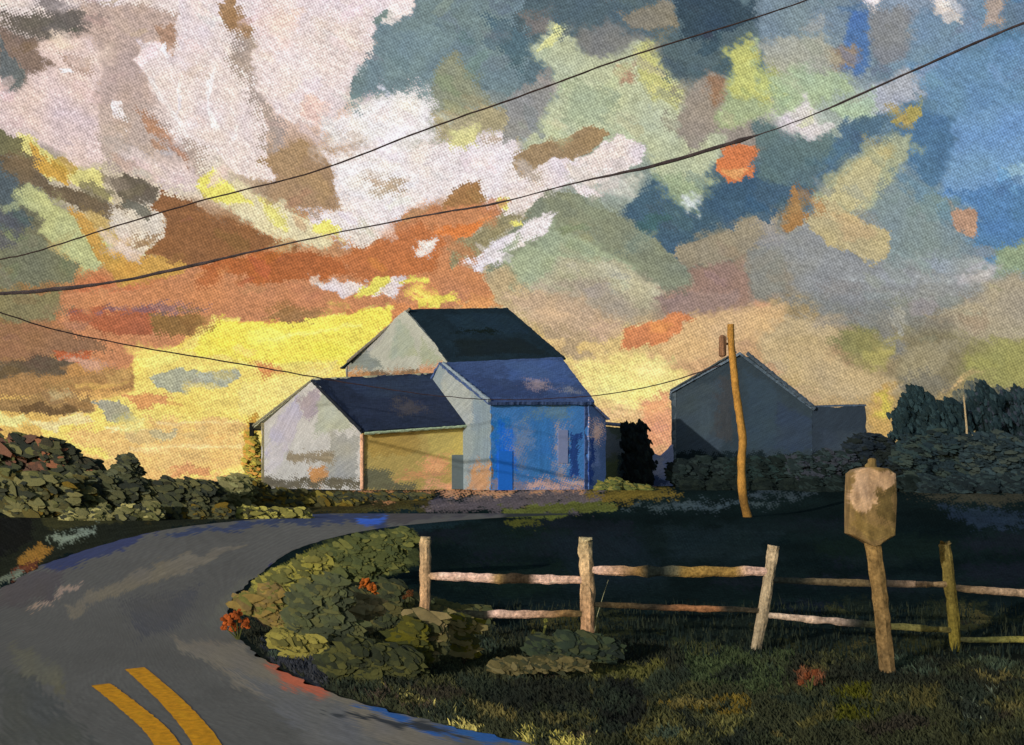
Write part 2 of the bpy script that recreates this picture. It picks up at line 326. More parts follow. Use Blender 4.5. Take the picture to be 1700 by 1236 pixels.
 (pg("1500 580 1560 570 1602 560 1560 622 1520 642 1490 622"), (150,140,112), 12), (pg("1610 592 1720 560 1720 645 1640 632 1600 612"), (150,146,86), 14),
 (pg("1568 652 1612 608 1634 612 1590 642"), (192,162,112), 7), (pg("1445 650 1485 640 1488 725 1445 725"), (192,155,90), 10), (pg("1455 655 1475 650 1475 690 1458 690"), (198,180,80), 8),
 # centre below
 (pg("890 332 950 320 1020 350 1090 400 1152 456 1142 482 1100 476 1000 422 930 402 900 412 830 442 808 452 830 402"), (129,134,112), 6),
 (pg("840 432 920 370 990 400 1060 450 1000 462 880 482 850 472"), (160,170,136), 14), (pg("930 432 1010 430 1102 480 1086 516 1000 512 930 502 880 472"), (176,169,141), 8),
 (pg("900 472 1000 462 1060 510 1050 542 950 522"), (162,149,130), 14), (pg("1000 430 1100 478 1092 492 990 445"), (190,184,155), 8, .8),
 (pg("755 440 780 420 870 374 922 356 906 386 840 420 820 440 790 450"), (219,209,211), 8),
 (pg("1125 410 1180 390 1240 355 1292 348 1292 392 1240 422 1180 446 1140 440 1120 426"), (146,136,116), 6),
 (pg("1140 446 1240 425 1242 500 1180 512 1100 516 1110 482 1150 480"), (151,121,106), 8), (pg("1090 490 1232 480 1222 512 1110 526"), (147,124,117), 9),
 (pg("1236 420 1292 400 1302 480 1250 502"), (134,134,126), 9), (pg("1150 520 1302 500 1302 532 1160 602 1060 602 1090 570"), (208,172,124), 12),
 (pg("1030 548 1130 520 1156 525 1130 546 1080 576 1030 576"), (206,130,84), 7), (pg("940 596 1060 585 1118 612 1160 636 1122 694 985 676 960 640"), (230,210,128), 13),
 (pg("1000 622 1100 630 1090 662 990 656"), (240,224,135), 10), (pg("840 490 900 480 970 500 1032 530 1000 562 920 562 860 520"), (190,162,132), 16),
 (pg("900 540 1000 560 1010 590 960 600 920 580"), (175,150,115), 12), (pg("1060 670 1118 650 1118 745 1068 742"), (220,152,112), 9), (pg("985 670 1070 672 1066 705 1000 700"), (222,180,125), 8),
 # left middle and the yellow glow
 (pg("-20 382 60 390 130 440 120 466 60 472 -20 482"), (118,118,92), 8), (pg("-20 482 100 482 96 530 60 542 -20 522"), (130,121,86), 9),
 (pg("100 486 240 480 330 442 450 410 560 430 720 342 832 348 812 372 742 422 800 450 815 502 600 512 450 532 330 542 280 592 200 612 130 602 98 542"), (192,129,88), 8),
 (pg("330 442 450 414 560 430 605 446 530 462 440 476 400 460 340 456"), (176,101,57), 8), (pg("200 515 262 510 250 552 170 556 120 532 108 510"), (171,98,66), 9),
 (pg("560 430 700 370 740 400 720 450 640 470 590 460"), (185,112,68), 12), (pg("250 525 330 520 346 540 310 562 260 556"), (142,106,62), 8),
 (pg("-20 526 110 545 190 580 100 592 -20 592"), (146,107,77), 9), (pg("88 580 152 585 142 606 100 602"), (178,96,62), 8),
 (pg("-20 600 90 590 126 605 100 626 -20 632"), (101,86,67), 7), (pg("-20 626 252 610 242 642 150 648 -20 662"), (166,125,77), 10),
 (pg("-20 660 60 655 150 660 160 680 60 690 -20 680"), (150,118,75), 8), (pg("25 676 156 670 130 686 30 688"), (111,86,57), 5),
 (pg("75 650 120 645 131 660 85 664"), (226,216,152), 8), (pg("110 520 225 505 345 508 340 514 230 516"), (120,98,120), 14, .55),
 (pg("220 590 300 575 355 525 450 540 600 515 656 511 600 600 540 660 460 790 300 792 230 770 100 742 60 702 150 682 220 642"), (234,205,105), 7),
 (pg("100 590 140 590 190 605 150 612"), (200,150,120), 12), (pg("305 582 360 530 460 536 600 516 656 512 620 570 570 602 400 602"), (240,218,86), 6),
 (pg("440 530 482 505 545 518 482 538"), (156,116,76), 6), (pg("400 640 560 600 520 650 430 700 390 680"), (232,208,120), 12),
 (pg("110 722 240 694 400 700 415 762 400 787 240 782 150 742"), (230,186,112), 9), (pg("280 774 352 774 342 790 285 790"), (216,152,96), 6),
 (pg("250 622 280 615 390 612 402 624 372 645 290 651 258 643"), (166,166,142), 3), (pg("155 668 200 667 226 695 180 696"), (164,158,132), 6),
 (pg("200 655 280 655 302 672 230 682"), (216,152,92), 7), (pg("245 715 290 711 286 728 250 729"), (188,172,128), 5),
 (pg("-20 680 36 690 60 705 20 713 -20 708"), (226,212,132), 8), (pg("225 592 300 580 302 600 240 611"), (238,218,112), 5), (pg("425 608 462 605 466 612 430 616"), (206,131,82), 4),
 (pg("55 700 150 682 160 700 70 716"), (228,205,140), 8), (pg("400 700 425 690 425 770 405 775"), (200,150,60), 8),
 (pg("528 472 560 464 602 475 682 455 662 490 602 490 570 498"), (212,196,192), 6), (pg("590 492 625 455 650 465 622 490"), (227,212,92), 6), (pg("662 466 712 459 712 466 670 472"), (227,212,92), 5),
 (pg("685 495 762 489 766 505 690 512"), (222,203,88), 6), (pg("720 382 822 352 802 372 760 402"), (216,125,66), 8), (pg("750 402 840 350 882 350 800 420 750 442"), (146,136,102), 8),
 (pg("690 400 722 394 716 426 698 426"), (226,212,207), 14), (pg("820 330 845 324 842 346 825 346"), (231,219,112), 4), (pg("845 371 872 369 872 376 848 377"), (231,219,112), 4),
 (pg("515 370 550 364 562 386 530 391"), (231,219,112), 7), (pg("760 502 816 490 814 508 760 511"), (221,151,92), 6),
 (pg("300 120 306 118 296 190 291 200"), (236,226,223), 3, .8), (pg("352 105 357 104 345 175 362 215 356 218 338 178"), (236,226,223), 3, .8), (pg("262 70 272 66 286 92 282 98"), (240,234,232), 3), (pg("240 132 246 128 300 200 322 228 314 230"), (232,220,216), 3, .7),
 (pg("97 116 112 114 118 120 104 122"), (234,224,220), 3), (pg("395 205 402 203 392 236 386 232"), (234,224,222), 3, .8), (pg("180 240 230 250 300 305 260 300 200 270"), (205,186,176), 16, .8), (pg("440 60 520 100 540 140 470 130"), (230,212,208), 18, .8),
 (pg("560 275 640 262 700 290 690 300 620 282 565 290"), (232,222,222), 9, .8), (pg("430 560 600 535 600 540 430 567"), (248,232,120), 4, .7), (pg("330 610 520 598 520 603 330 617"), (246,228,118), 4, .6), (pg("210 742 400 738 400 743 210 748"), (240,206,140), 4, .7), (pg("260 700 400 696 400 700 262 705"), (240,206,140), 4, .7),
 (pg("170 708 240 700 238 712 178 716"), (244,226,160), 5), (pg("120 640 220 634 215 642 130 648"), (214,170,90), 8, .8), (pg("1490 640 1540 610 1580 640 1520 670"), (120,116,104), 14, .8), (pg("1300 500 1400 480 1500 500 1440 540"), (128,132,132), 18, .8),
]
# marks beyond the frame, so the sky goes on to both sides and overhead
rs = random.Random(11)
SIDE = []
for i in range(170):
    sx = rs.choice([rs.uniform(-2600, -60), rs.uniform(1760, 4300), rs.uniform(-600, 2300)]); sy = rs.uniform(-1300, 760)
    if -60 < sx < 1760 and sy > -60: sy = rs.uniform(-1300, -130)
    an = rs.uniform(-0.8, 0.5) * (0.3 if sy > 400 else 1); L = rs.uniform(60, 240); Wd = L * rs.uniform(0.25, 0.5)
    pts = []
    for t in range(8):
        th = t * math.pi / 4; rr = rs.uniform(0.75, 1.15); X = math.cos(th) * L * rr; Y = math.sin(th) * Wd * rr
        pts.append((sx + X * math.cos(an) - Y * math.sin(an), sy + X * math.sin(an) + Y * math.cos(an)))
    row = min(9, max(0, int(np.interp(sy, SY, range(10))) + rs.choice([-1, 0, 0, 1]))); colr = SKY[row][rs.randrange(0, 6) if sx < 850 else rs.randrange(6, 13)]
    SIDE.append((pts, colr, 12))
def axis(lo, a, b, hi, step, g=1.12):
    mid = list(np.arange(a, b + step, step)); l = []; x = a; d = step
    while x > lo: d *= g; x -= d; l.append(x)
    h = []; x = mid[-1]; d = step
    while x < hi: d *= g; x += d; h.append(x)
    return np.array(l[::-1] + mid + h)
SKY_STEP = 1.25
ax_x = axis(-3600, -40, 1740, 5300, SKY_STEP, 1.035); ax_y = axis(-1500, -30, 800, 830, SKY_STEP, 1.035)
gx, gy = np.meshgrid(ax_x, ax_y); x = gx.ravel(); y = gy.ravel()
col = sky_base(x, y)
SM = []
for mk_ in SKY_MARKS:                               # the right half of the sky is blended wetter, with softer borders
    mx = sum(p_[0] for p_ in mk_[0]) / len(mk_[0]); my = sum(p_[1] for p_ in mk_[0]) / len(mk_[0])
    d_ = mk_[2] if len(mk_) > 2 else 6
    if mx > 900 and d_ >= 8 and my > 60: SM.append((mk_[0], mk_[1], d_ * 1.7, mk_[3] if len(mk_) > 3 else .92, .42))
    else: SM.append(tuple(mk_[:3]) + ((mk_[3],) if len(mk_) > 3 else (1.0,)) + (.13,))
col = paint(x, y, col, SIDE + SM, seed=2, wv=0.0, grain=.045)
# small restless touches over everything: each picks up a colour from nearby and lays it down a little changed
inf = np.nonzero((x > -60) & (x < 1760) & (y > -40) & (y < 800))[0]; rr = np.random.RandomState(5); tc_ = []
sub = inf[rr.randint(0, len(inf), 620)]
for i_ in sub:
    px_, py_ = x[i_] + rr.uniform(-26, 26), y[i_] + rr.uniform(-16, 16); L_ = rr.uniform(10, 34); W_ = L_ * rr.uniform(.25, .5)
    an = (rr.uniform(-.15, .15) if py_ > 470 else rr.choice([.55, .55, -.5]) + rr.uniform(-.25, .25)); ca, sa = math.cos(an), math.sin(an)
    pts = [(px_ + ca * X_ * L_ - sa * Y_ * W_, py_ + sa * X_ * L_ + ca * Y_ * W_) for X_, Y_ in ((-1, -.5), (-.2, -1), (.8, -.8), (1, .2), (.4, 1), (-.7, .8))]
    cj = col[i_] * (1 + rr.uniform(-.07, .07)) + np.array([rr.uniform(-7, 9), rr.uniform(-5, 5), rr.uniform(-9, 7)])
    tc_.append((pts, cj, rr.choice([6, 10, 16, 22]), rr.uniform(.45, .85), .2))
ci = paint(x[inf], y[inf], col[inf], tc_, seed=9, wv=0.0, grain=.05); col[inf] = ci
away = np.maximum.reduce([-60 - x, x - 1760, -60 - y, 0 * x]); Wv = .5 + (weave(x, y)[:, None] - .5) * (1 - sstep(10, 160, away))[:, None]; dg = vn((x * .86 + y * .51) / 11, (-x * .51 + y * .86) / 2.2, 13)[:, None] - .5
lum = col.mean(1, keepdims=True)
col = np.clip(col * (1 + .36 * (Wv - .5) + .10 * dg) * 1.03, 0, 255); col = np.clip(col + np.clip(lum - 170, 0, 60) * .16, 0, 250)
gray = col.mean(1, keepdims=True); col = col * .93 + gray * .07
D = np.stack([(x - CX) / F, np.ones_like(x), (HY - y) / F], 1); D /= np.linalg.norm(D, axis=1)[:, None]
msky = bpy.data.materials.new('evening_sky'); msky.use_nodes = True; n = msky.node_tree.nodes; l = msky.node_tree.links; n.clear()
o_ = n.new('ShaderNodeOutputMaterial'); em = n.new('ShaderNodeEmission'); at = n.new('ShaderNodeAttribute'); at.attribute_name = 'Col'
l.new(at.outputs['Color'], em.inputs['Color']); l.new(em.outputs[0], o_.inputs[0]); em.inputs['Strength'].default_value = 1.0
msky.cycles.emission_sampling = 'NONE'
sky = mesh_np('sky', D * 4000 + np.array([0, 0, EYE]), grid_faces(len(ax_y), len(ax_x)), lin(col), msky)
sky['kind'] = 'structure'

# ---------------------------------------------------------------- ground
GROUND_MARKS = [
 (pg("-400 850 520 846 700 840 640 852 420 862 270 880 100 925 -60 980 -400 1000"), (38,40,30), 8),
 (pg("-20 865 60 858 50 900 -20 930"), (30,30,26), 8), (pg("60 845 180 840 200 862 90 880"), (62,60,36), 9), (pg("240 835 420 830 430 850 250 858"), (58,52,28), 9),
 (pg("20 932 66 902 88 910 52 946"), (158,112,48), 9), (pg("8 952 60 928 50 945 20 966"), (110,64,44), 9), (pg("84 892 165 874 162 886 96 906"), (132,140,115), 15),
 (pg("0 962 40 945 30 958 0 975"), (120,125,100), 12),
 (pg("560 838 720 836 700 850 560 856"), (66,62,34), 8), (pg("690 836 860 812 1010 806 970 828 800 842 700 848"), (104,92,88), 10),
 (pg("730 818 960 800 1000 806 940 812 740 828"), (196,140,100), 18), (pg("1000 790 1100 798 1112 806 1040 806 1008 800"), (206,156,124), 8),
 (pg("980 815 1110 818 1130 826 1020 836 900 850 860 846"), (112,94,42), 12), (pg("852 848 1020 836 990 850 880 860 850 856"), (86,92,44), 6),
 (pg("840 868 880 862 900 868 850 880"), (80,80,35), 9), (pg("1040 840 1220 832 1280 836 1100 850"), (60,72,74), 18), (pg("1500 815 1700 815 1700 838 1560 832"), (74,68,52), 20, .7), (pg("1560 845 1700 850 1700 875 1600 868"), (42,54,68), 16, .8),
 (pg("1230 815 1350 820 1300 828 1250 826"), (70,80,84), 14, .7), (pg("900 890 1060 880 1100 960 960 980"), (28,38,42), 24, .6), (pg("1100 870 1300 880 1250 930 1120 930"), (34,46,48), 24, .5),
 (pg("560 850 700 852 800 860 700 884 590 880"), (26,40,42), 9),
 (pg("400 812 720 812 725 838 560 850 400 850"), (58,52,30), 9), (pg("590 812 720 812 715 822 600 828"), (176,124,82), 20), (pg("640 818 720 816 718 834 660 836"), (60,54,28), 8), (pg("720 826 1000 820 1000 846 720 848"), (88,80,80), 14), (pg("830 838 1030 832 1020 846 840 856"), (86,90,44), 7), (pg("1000 812 1120 812 1110 826 1000 832"), (104,88,38), 12),
 # verge right of the road
 (pg("520 905 600 882 690 878 700 930 640 960 540 960"), (66,70,40), 9), (pg("425 975 450 948 535 902 575 905 540 940 470 985 420 1010"), (112,108,48), 8),
 (pg("430 1000 560 950 720 990 850 1060 1000 1100 1300 1130 1800 1160 1800 1330 900 1330 700 1200 560 1150 470 1085"), (44,46,30), 9),
 (pg("455 1010 560 985 600 1040 560 1080 490 1060"), (62,60,34), 10), (pg("455 1040 490 1030 560 1090 535 1100"), (128,118,50), 12), (pg("430 1068 540 1096 540 1146 456 1104"), (40,42,46), 7),  # the dark grey mark is a shadow painted into the ground colour
 (pg("650 1150 700 1158 800 1212 782 1224 700 1194"), (140,130,72), 11), (pg("560 1140 700 1160 760 1200 640 1170"), (58,50,40), 9), (pg("600 1100 640 1110 660 1140 610 1130"), (86,80,40), 12),
 (pg("1062 1176 1245 1154 1252 1176 1200 1192 1150 1188"), (84,70,26), 7), (pg("975 1116 1110 1094 1106 1130 1010 1134"), (68,66,32), 7), (pg("1080 1200 1250 1190 1210 1236 1100 1240"), (78,76,42), 18),
 (pg("1120 1060 1320 1080 1300 1150 1150 1140"), (48,56,34), 14), (pg("1380 1146 1452 1138 1452 1192 1390 1198"), (60,60,16), 14), (pg("1320 1110 1370 1108 1362 1135 1322 1138"), (92,58,38), 12),
 (pg("1500 1150 1560 1145 1560 1175 1510 1180"), (66,62,34), 10), (pg("1600 1160 1650 1150 1640 1200 1600 1200"), (72,78,62), 12), (pg("860 1216 980 1220 970 1245 860 1240"), (142,132,66), 12),
 (pg("820 1130 1000 1140 980 1200 840 1190"), (30,32,24), 16), (pg("1000 1130 1080 1140 1060 1230 980 1210"), (24,26,22), 14)]
rt_ = np.random.RandomState(21); VERGE_TOUCH = []
for _ in range(240):
    px_ = rt_.uniform(400, 1760); py_ = rt_.uniform(1010, 1240)
    if px_ < np.interp(py_, [1000, 1048, 1102, 1154, 1198, 1236], [384, 388, 450, 560, 715, 880]) + 20: continue
    L_ = rt_.uniform(12, 55); W_ = L_ * rt_.uniform(.18, .4); an = rt_.uniform(-.5, .6)
    ca, sa = math.cos(an), math.sin(an) * .6
    pts = [(px_ + ca * X_ * L_ - sa * Y_ * W_, py_ + sa * X_ * L_ + ca * Y_ * W_) for X_, Y_ in ((-1, -.4), (-.2, -1), (.9, -.6), (1, .3), (.3, 1), (-.7, .7))]
    VERGE_TOUCH.append((pts, [(26,30,24), (32,38,29), (42,46,30), (56,56,32), (66,62,32), (42,38,30), (50,60,47), (84,76,42)][rt_.choice(8, p=[.14,.16,.2,.17,.12,.07,.08,.06])], rt_.choice([7, 12, 18]), .85))
for _ in range(60):
    px_ = rt_.uniform(560, 1760); py_ = rt_.uniform(868, 1010); L_ = rt_.uniform(30, 120); W_ = L_ * rt_.uniform(.12, .3)
    pts = [(px_ + X_ * L_, py_ + Y_ * W_) for X_, Y_ in ((-1, -.3), (-.2, -1), (.9, -.5), (1, .3), (.3, 1), (-.7, .6))]
    VERGE_TOUCH.append((pts, [(14,24,24), (24,34,34), (22,34,28), (28,32,38)][rt_.randint(4)], 20, .7))
def rows():
    py = np.arange(851.5, 1290, 1.7); Yv = np.concatenate([[3900, 2500, 1500, 900, 500, 300, 200, 150, 125, 110, 100, 97, 90, 82, 75, 68], np.arange(63, 48.8, -.25), EYE * F / (py - HY)])
    near = np.array([6.2, 5, 3, 0, -5, -15, -35, -70])
    return np.concatenate([Yv, near])
RY = rows(); ux = axis(-7500, -60, 1760, 9200, 2.2, 1.15)
Yg, Ug = np.meshgrid(RY, ux, indexing='ij'); Yf = Yg.ravel(); scl = np.maximum(Yf, 6.9)
Xf = (Ug.ravel() - CX) * scl / F
Zf = zg(Yf); pyf = HY + (EYE - Zf) * F / np.maximum(Yf, 6.0)
xx = CX + Xf * F / scl
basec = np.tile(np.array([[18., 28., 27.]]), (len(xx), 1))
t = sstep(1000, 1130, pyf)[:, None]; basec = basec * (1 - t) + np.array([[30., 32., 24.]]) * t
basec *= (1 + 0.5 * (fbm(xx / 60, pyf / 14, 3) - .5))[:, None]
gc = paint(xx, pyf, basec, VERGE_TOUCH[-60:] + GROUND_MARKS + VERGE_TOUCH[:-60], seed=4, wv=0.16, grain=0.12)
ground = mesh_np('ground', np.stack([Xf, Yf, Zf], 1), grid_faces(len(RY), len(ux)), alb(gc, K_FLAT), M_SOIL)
ground['kind'] = 'structure'

# ---------------------------------------------------------------- road
def spline(pts, n):
    pts = [Vector(p) for p in pts]; out = []
    for i in range(n):
        t = i / (n - 1) * (len(pts) - 1); k = min(int(t), len(pts) - 2); f = t - k
        p0 = pts[max(k - 1, 0)]; p1 = pts[k]; p2 = pts[k + 1]; p3 = pts[min(k + 2, len(pts) - 1)]
        out.append(0.5 * ((2 * p1) + (p2 - p0) * f + (2 * p0 - 5 * p1 + 4 * p2 - p3) * f * f + (3 * p1 - p0 - 3 * p2 + p3) * f ** 3))
    return out
Lp = [Vector((-4.5, 1.0, 0)), Vector((-6.6, 6.5, 0)), Vector((-8.4, 11, 0)), G(-40, 995), G(100, 927), G(270, 880), G(420, 862), G(530, 853), G(700, 849.5), G(900, 846), G(1130, 843)]
Rp = [Vector((2.4, 4.5, 0)), Vector((1.3, 6.5, 0)), G(880, 1236), G(715, 1198), G(560, 1154), G(450, 1102), G(388, 1048), G(384, 1000), G(428, 955), G(500, 908), G(600, 882)]
Rp = Rp + [G(700, 869), G(850, 858), G(1130, 846)]
Lp2 = spline(Lp, 260); Rp2 = spline(Rp, 260); NX = 260
V = np.zeros((260, NX, 3))
for i in range(260):
    for c_ in range(3):
        V[i, :, c_] = np.linspace(Lp2[i][c_], Rp2[i][c_], NX)
V[:, :, 2] = 0.004
# uneven edges where the verge creeps in
for i in range(260):
    wob = 0.10 * (mnoise.noise(Vector((i * 0.35, 0, 0)))); V[i, -1, 0] += wob; V[i, 0, 0] -= wob
V = V.reshape(-1, 3); sc = np.maximum(V[:, 1], 1.0); rx = CX + V[:, 0] * F / sc; ry = HY + EYE * F / sc
ROAD_MARKS = [
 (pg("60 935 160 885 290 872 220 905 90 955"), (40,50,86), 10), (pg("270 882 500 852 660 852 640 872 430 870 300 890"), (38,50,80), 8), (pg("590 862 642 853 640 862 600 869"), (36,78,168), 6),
 (pg("640 845 900 840 900 850 720 864 640 868"), (60,58,62), 8), (pg("850 835 1200 830 1200 870 830 870"), (30,36,36), 9), (pg("440 950 470 930 500 915 480 945"), (42,44,84), 10),
 (pg("110 1002 270 930 400 905 330 938 220 982 120 1022"), (100,94,83), 10), (pg("45 1008 132 968 122 978 58 1012"), (140,120,106), 16), (pg("0 960 110 940 90 990 0 1010"), (70,66,68), 12),
 (pg("290 1060 400 1072 520 1130 700 1200 770 1240 600 1240 400 1142 300 1078"), (100,95,87), 12), (pg("380 1110 560 1170 640 1240 520 1240"), (88,88,88), 16), (pg("20 1070 100 1110 112 1162 40 1122"), (84,83,72), 14),
 (pg("400 960 470 950 420 1040 370 1060 340 1030"), (84,84,78), 18), (pg("200 1000 330 980 300 1040 230 1060"), (66,67,70), 20), (pg("0 1110 60 1130 160 1240 0 1240"), (66,68,66), 18),
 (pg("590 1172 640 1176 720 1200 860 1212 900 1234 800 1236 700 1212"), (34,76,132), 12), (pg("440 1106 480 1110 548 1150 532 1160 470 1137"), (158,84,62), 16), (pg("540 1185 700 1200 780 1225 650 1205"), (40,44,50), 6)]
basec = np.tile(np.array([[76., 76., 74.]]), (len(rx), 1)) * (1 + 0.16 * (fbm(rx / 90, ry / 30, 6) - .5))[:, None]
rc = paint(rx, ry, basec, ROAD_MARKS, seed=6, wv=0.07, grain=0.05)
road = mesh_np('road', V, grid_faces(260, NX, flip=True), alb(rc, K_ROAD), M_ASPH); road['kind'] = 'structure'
# double yellow line: two thin bands ending raggedly where the paint is worn away
mk = MB()
for (pts, wd, s0) in (([G(358, 1262), G(330, 1216), G(285, 1165), G(232, 1117), G(222, 1110)], 0.20, 0), ([G(292, 1262), G(262, 1216), G(222, 1180), G(178, 1145), G(166, 1137)], 0.18, 3)):
    sp = spline(pts, 60)
    for i, p in enumerate(sp):
        tt = (sp[min(i + 1, 59)] - sp[max(i - 1, 0)]).normalized(); nn = Vector((tt.y, -tt.x, 0))
        fade = min(1, (59 - i) / 7 + 0.15)
        for j in range(6):
            o2 = (j / 5 - 0.5) * wd * (0.85 + 0.15 * fade) + (0.012 * mnoise.noise(Vector((i * 0.7, j, s0))) if j in (0, 5) else 0)
            q = p + nn * o2; q.z = 0.008; mk.v.append(tuple(q))
            cc = np.array((186, 126, 14)) * (1 + 0.10 * mnoise.noise(Vector((i * 0.2, j * 1.1, s0)))) * (0.72 + 0.28 * fade)
            mk.c.append(tuple(alb(cc, K_FLAT)))
    b0 = len(mk.v) - 360
    for i in range(59):
        for j in range(5): mk.f.append((b0 + i * 6 + j, b0 + i * 6 + j + 1, b0 + (i + 1) * 6 + j + 1, b0 + (i + 1) * 6 + j)[::-1])
ym = mk.build('road_marking', M_LINE); ym['kind'] = 'structure'

# ---------------------------------------------------------------- buildings
PXM = 28.0                                        # chart units per metre on the walls
def panel(name, base0, base1, tops, thick, colr, marks, k, parent, bot=None, mat=None, nx=None, grain=0.08, seed=1):
    """upright wall from base0 to base1; tops = [(u, z)...] gives the outline of its top edge. Marks are in (metres along, metres up)."""
    a = Vector(base0); b = Vector(base1); d = b - a; L = math.hypot(d.x, d.y); nrm = Vector((d.y, -d.x, 0)).normalized()
    dn = 22 if colr[0] > 45 else 12; nx = nx or int(L * dn) + 2; H = max(z for _, z in tops); ny = int(H * dn) + 2
    u = np.linspace(0, 1, nx); us = [q for q, _ in tops]; zs = [q for _, q in tops]
    for q in us: u[np.argmin(abs(u - q))] = q
    top = np.interp(u, us, zs); bz = a.z + (b.z - a.z) * u
    v = np.linspace(0, 1, ny)[:, None]; Z = bz[None, :] * (1 - v) + top[None, :] * v
    X = a.x + d.x * u[None, :] + 0 * Z; Y = a.y + d.y * u[None, :] + 0 * Z
    s = (u[None, :] * L + 0 * Z).ravel() * PXM; tt = (Z.ravel() - a.z) * H / (H - a.z) * PXM
    c = np.tile(np.array([colr], float), (len(s), 1)) * (1 + 0.12 * (fbm(s / 40, tt / 40, seed + 2) - .5) + 0.10 * (vn((s + tt) / 30, (s - tt) / 2.5, seed) - .5))[:, None]
    mk_ = [([(px * PXM, py * PXM) for px, py in m[0]],) + tuple(m[1:]) for m in marks]
    c = paint(s, tt, c, mk_, seed=seed, wv=0.07, grain=grain)
    al = np.array(d.normalized()); em = np.maximum(np.exp(-(1 - v) * H * 1.6), np.exp(-np.minimum(u, 1 - u)[None, :] * L * 1.6) + 0 * v).ravel()
    Fv = np.stack([X.ravel(), Y.ravel(), Z.ravel()], 1)
    n1 = fbm(Fv[:, 2] * 2.6 + seed, Fv[:, 0] * 2.6, seed) - .5; n2 = fbm(Fv[:, 0] * 2.6, Fv[:, 2] * 2.6 + seed, seed + 3) - .5
    Fv = Fv + (al[None, :] * n1[:, None] * .16 + np.array([[0, 0, 1.]]) * n2[:, None] * .16) * em[:, None]
    Bv = Fv - np.array(nrm)[None, :] * thick
    n0 = len(Fv); f = [grid_faces(ny, nx), grid_faces(ny, nx, n0, True)]
    def strip(idx):
        idx = np.array(idx); return np.stack([idx[:-1], idx[1:], idx[1:] + n0, idx[:-1] + n0], 1)
    ids = np.arange(n0).reshape(ny, nx)
    f += [strip(ids[-1]), strip(ids[0])[:, ::-1], strip(ids[:, 0])[:, ::-1], strip(ids[:, -1])]
    return mesh_np(name, np.vstack([Fv, Bv]), np.vstack(f), np.vstack([alb(c, k)] * 2), mat or M_PLASTER, parent, smooth=False)
def slab(name, c00, c10, c11, c01, thick, colr, marks, k, parent, seed=1, mat=None):
    """roof slope: c00-c10 eave, c01-c11 ridge; marks in fractions 0..1 scaled by the slope's own size"""
    c00, c10, c11, c01 = map(Vector, (c00, c10, c11, c01)); Lx = max((c10 - c00).length, (c11 - c01).length); Ly = max((c01 - c00).length, (c11 - c10).length)
    nx = int(Lx * 20) + 2; ny = int(Ly * 20) + 2; u = np.linspace(0, 1, nx)[None, :, None]; v = np.linspace(0, 1, ny)[:, None, None]
    A = [np.array(q) for q in (c00, c10, c11, c01)]
    Pn = (A[0] * (1 - u) + A[1] * u) * (1 - v) + (A[3] * (1 - u) + A[2] * u) * v; Fv = Pn.reshape(-1, 3)
    s = (u[:, :, 0] * Lx * PXM + 0 * v[:, :, 0]).ravel(); tt = (v[:, :, 0] * Ly * PXM + 0 * u[:, :, 0]).ravel()
    c = np.tile(np.array([colr], float), (len(s), 1)) * (1 + 0.25 * (fbm(s / 30, tt / 30, seed + 2) - .5) + 0.16 * (vn((s * .9 + tt * .5) / 30, (s * .5 - tt * .9) / 2.5, seed) - .5))[:, None]
    mk_ = [([(px * Lx * PXM, py * Ly * PXM) for px, py in m[0]],) + tuple(m[1:]) for m in marks]
    c = paint(s, tt, c, mk_, seed=seed, wv=0.09, grain=0.1)
    n1 = fbm(s / PXM * 2.4 + seed, tt / PXM * 2.4, seed) - .5; n2 = fbm(tt / PXM * 2.4, s / PXM * 2.4 + seed, seed + 3) - .5
    Fv = Fv + np.array((c10 - c00).normalized())[None, :] * n1[:, None] * .2 + np.array((c01 - c00).normalized())[None, :] * n2[:, None] * .2
    nrm = (c10 - c00).cross(c01 - c00).normalized(); Bv = Fv - np.array(nrm)[None, :] * thick; n0 = len(Fv)
    def strip(idx):
        idx = np.array(idx); return np.stack([idx[:-1], idx[1:], idx[1:] + n0, idx[:-1] + n0], 1)
    ids = np.arange(n0).reshape(ny, nx)
    f = [grid_faces(ny, nx), grid_faces(ny, nx, n0, True), strip(ids[-1]), strip(ids[0])[:, ::-1], strip(ids[:, 0])[:, ::-1], strip(ids[:, -1])]
    return mesh_np(name, np.vstack([Fv, Bv]), np.vstack(f), np.vstack([alb(c, k)] * 2), mat or M_ROOF, parent, smooth=False)
def flat(p): return Vector((p[0], p[1], 0))
def bar(name, a, b, r, c, k, parent, seed=0, wob=0.25, flatn=1.0):
    m = MB(); a = Vector(a); b = Vector(b); n_ = max(6, int((b - a).length * 6)); pts = []
    for i in range(n_):
        p = a.lerp(b, i / (n_ - 1)); pts.append(p + Vector((0, 0, r * 0.3 * mnoise.noise(Vector((i * .8, seed, 0))))))
    cc = alb(c, k)
    m.tube(pts, r, lambda t_, j: cc * (1 + 0.35 * mnoise.noise(Vector((t_ * n_ * .7, j * 3, seed)))), n=6, wob=wob, flat=flatn)
    return m.build(name, M_WOOD, parent)

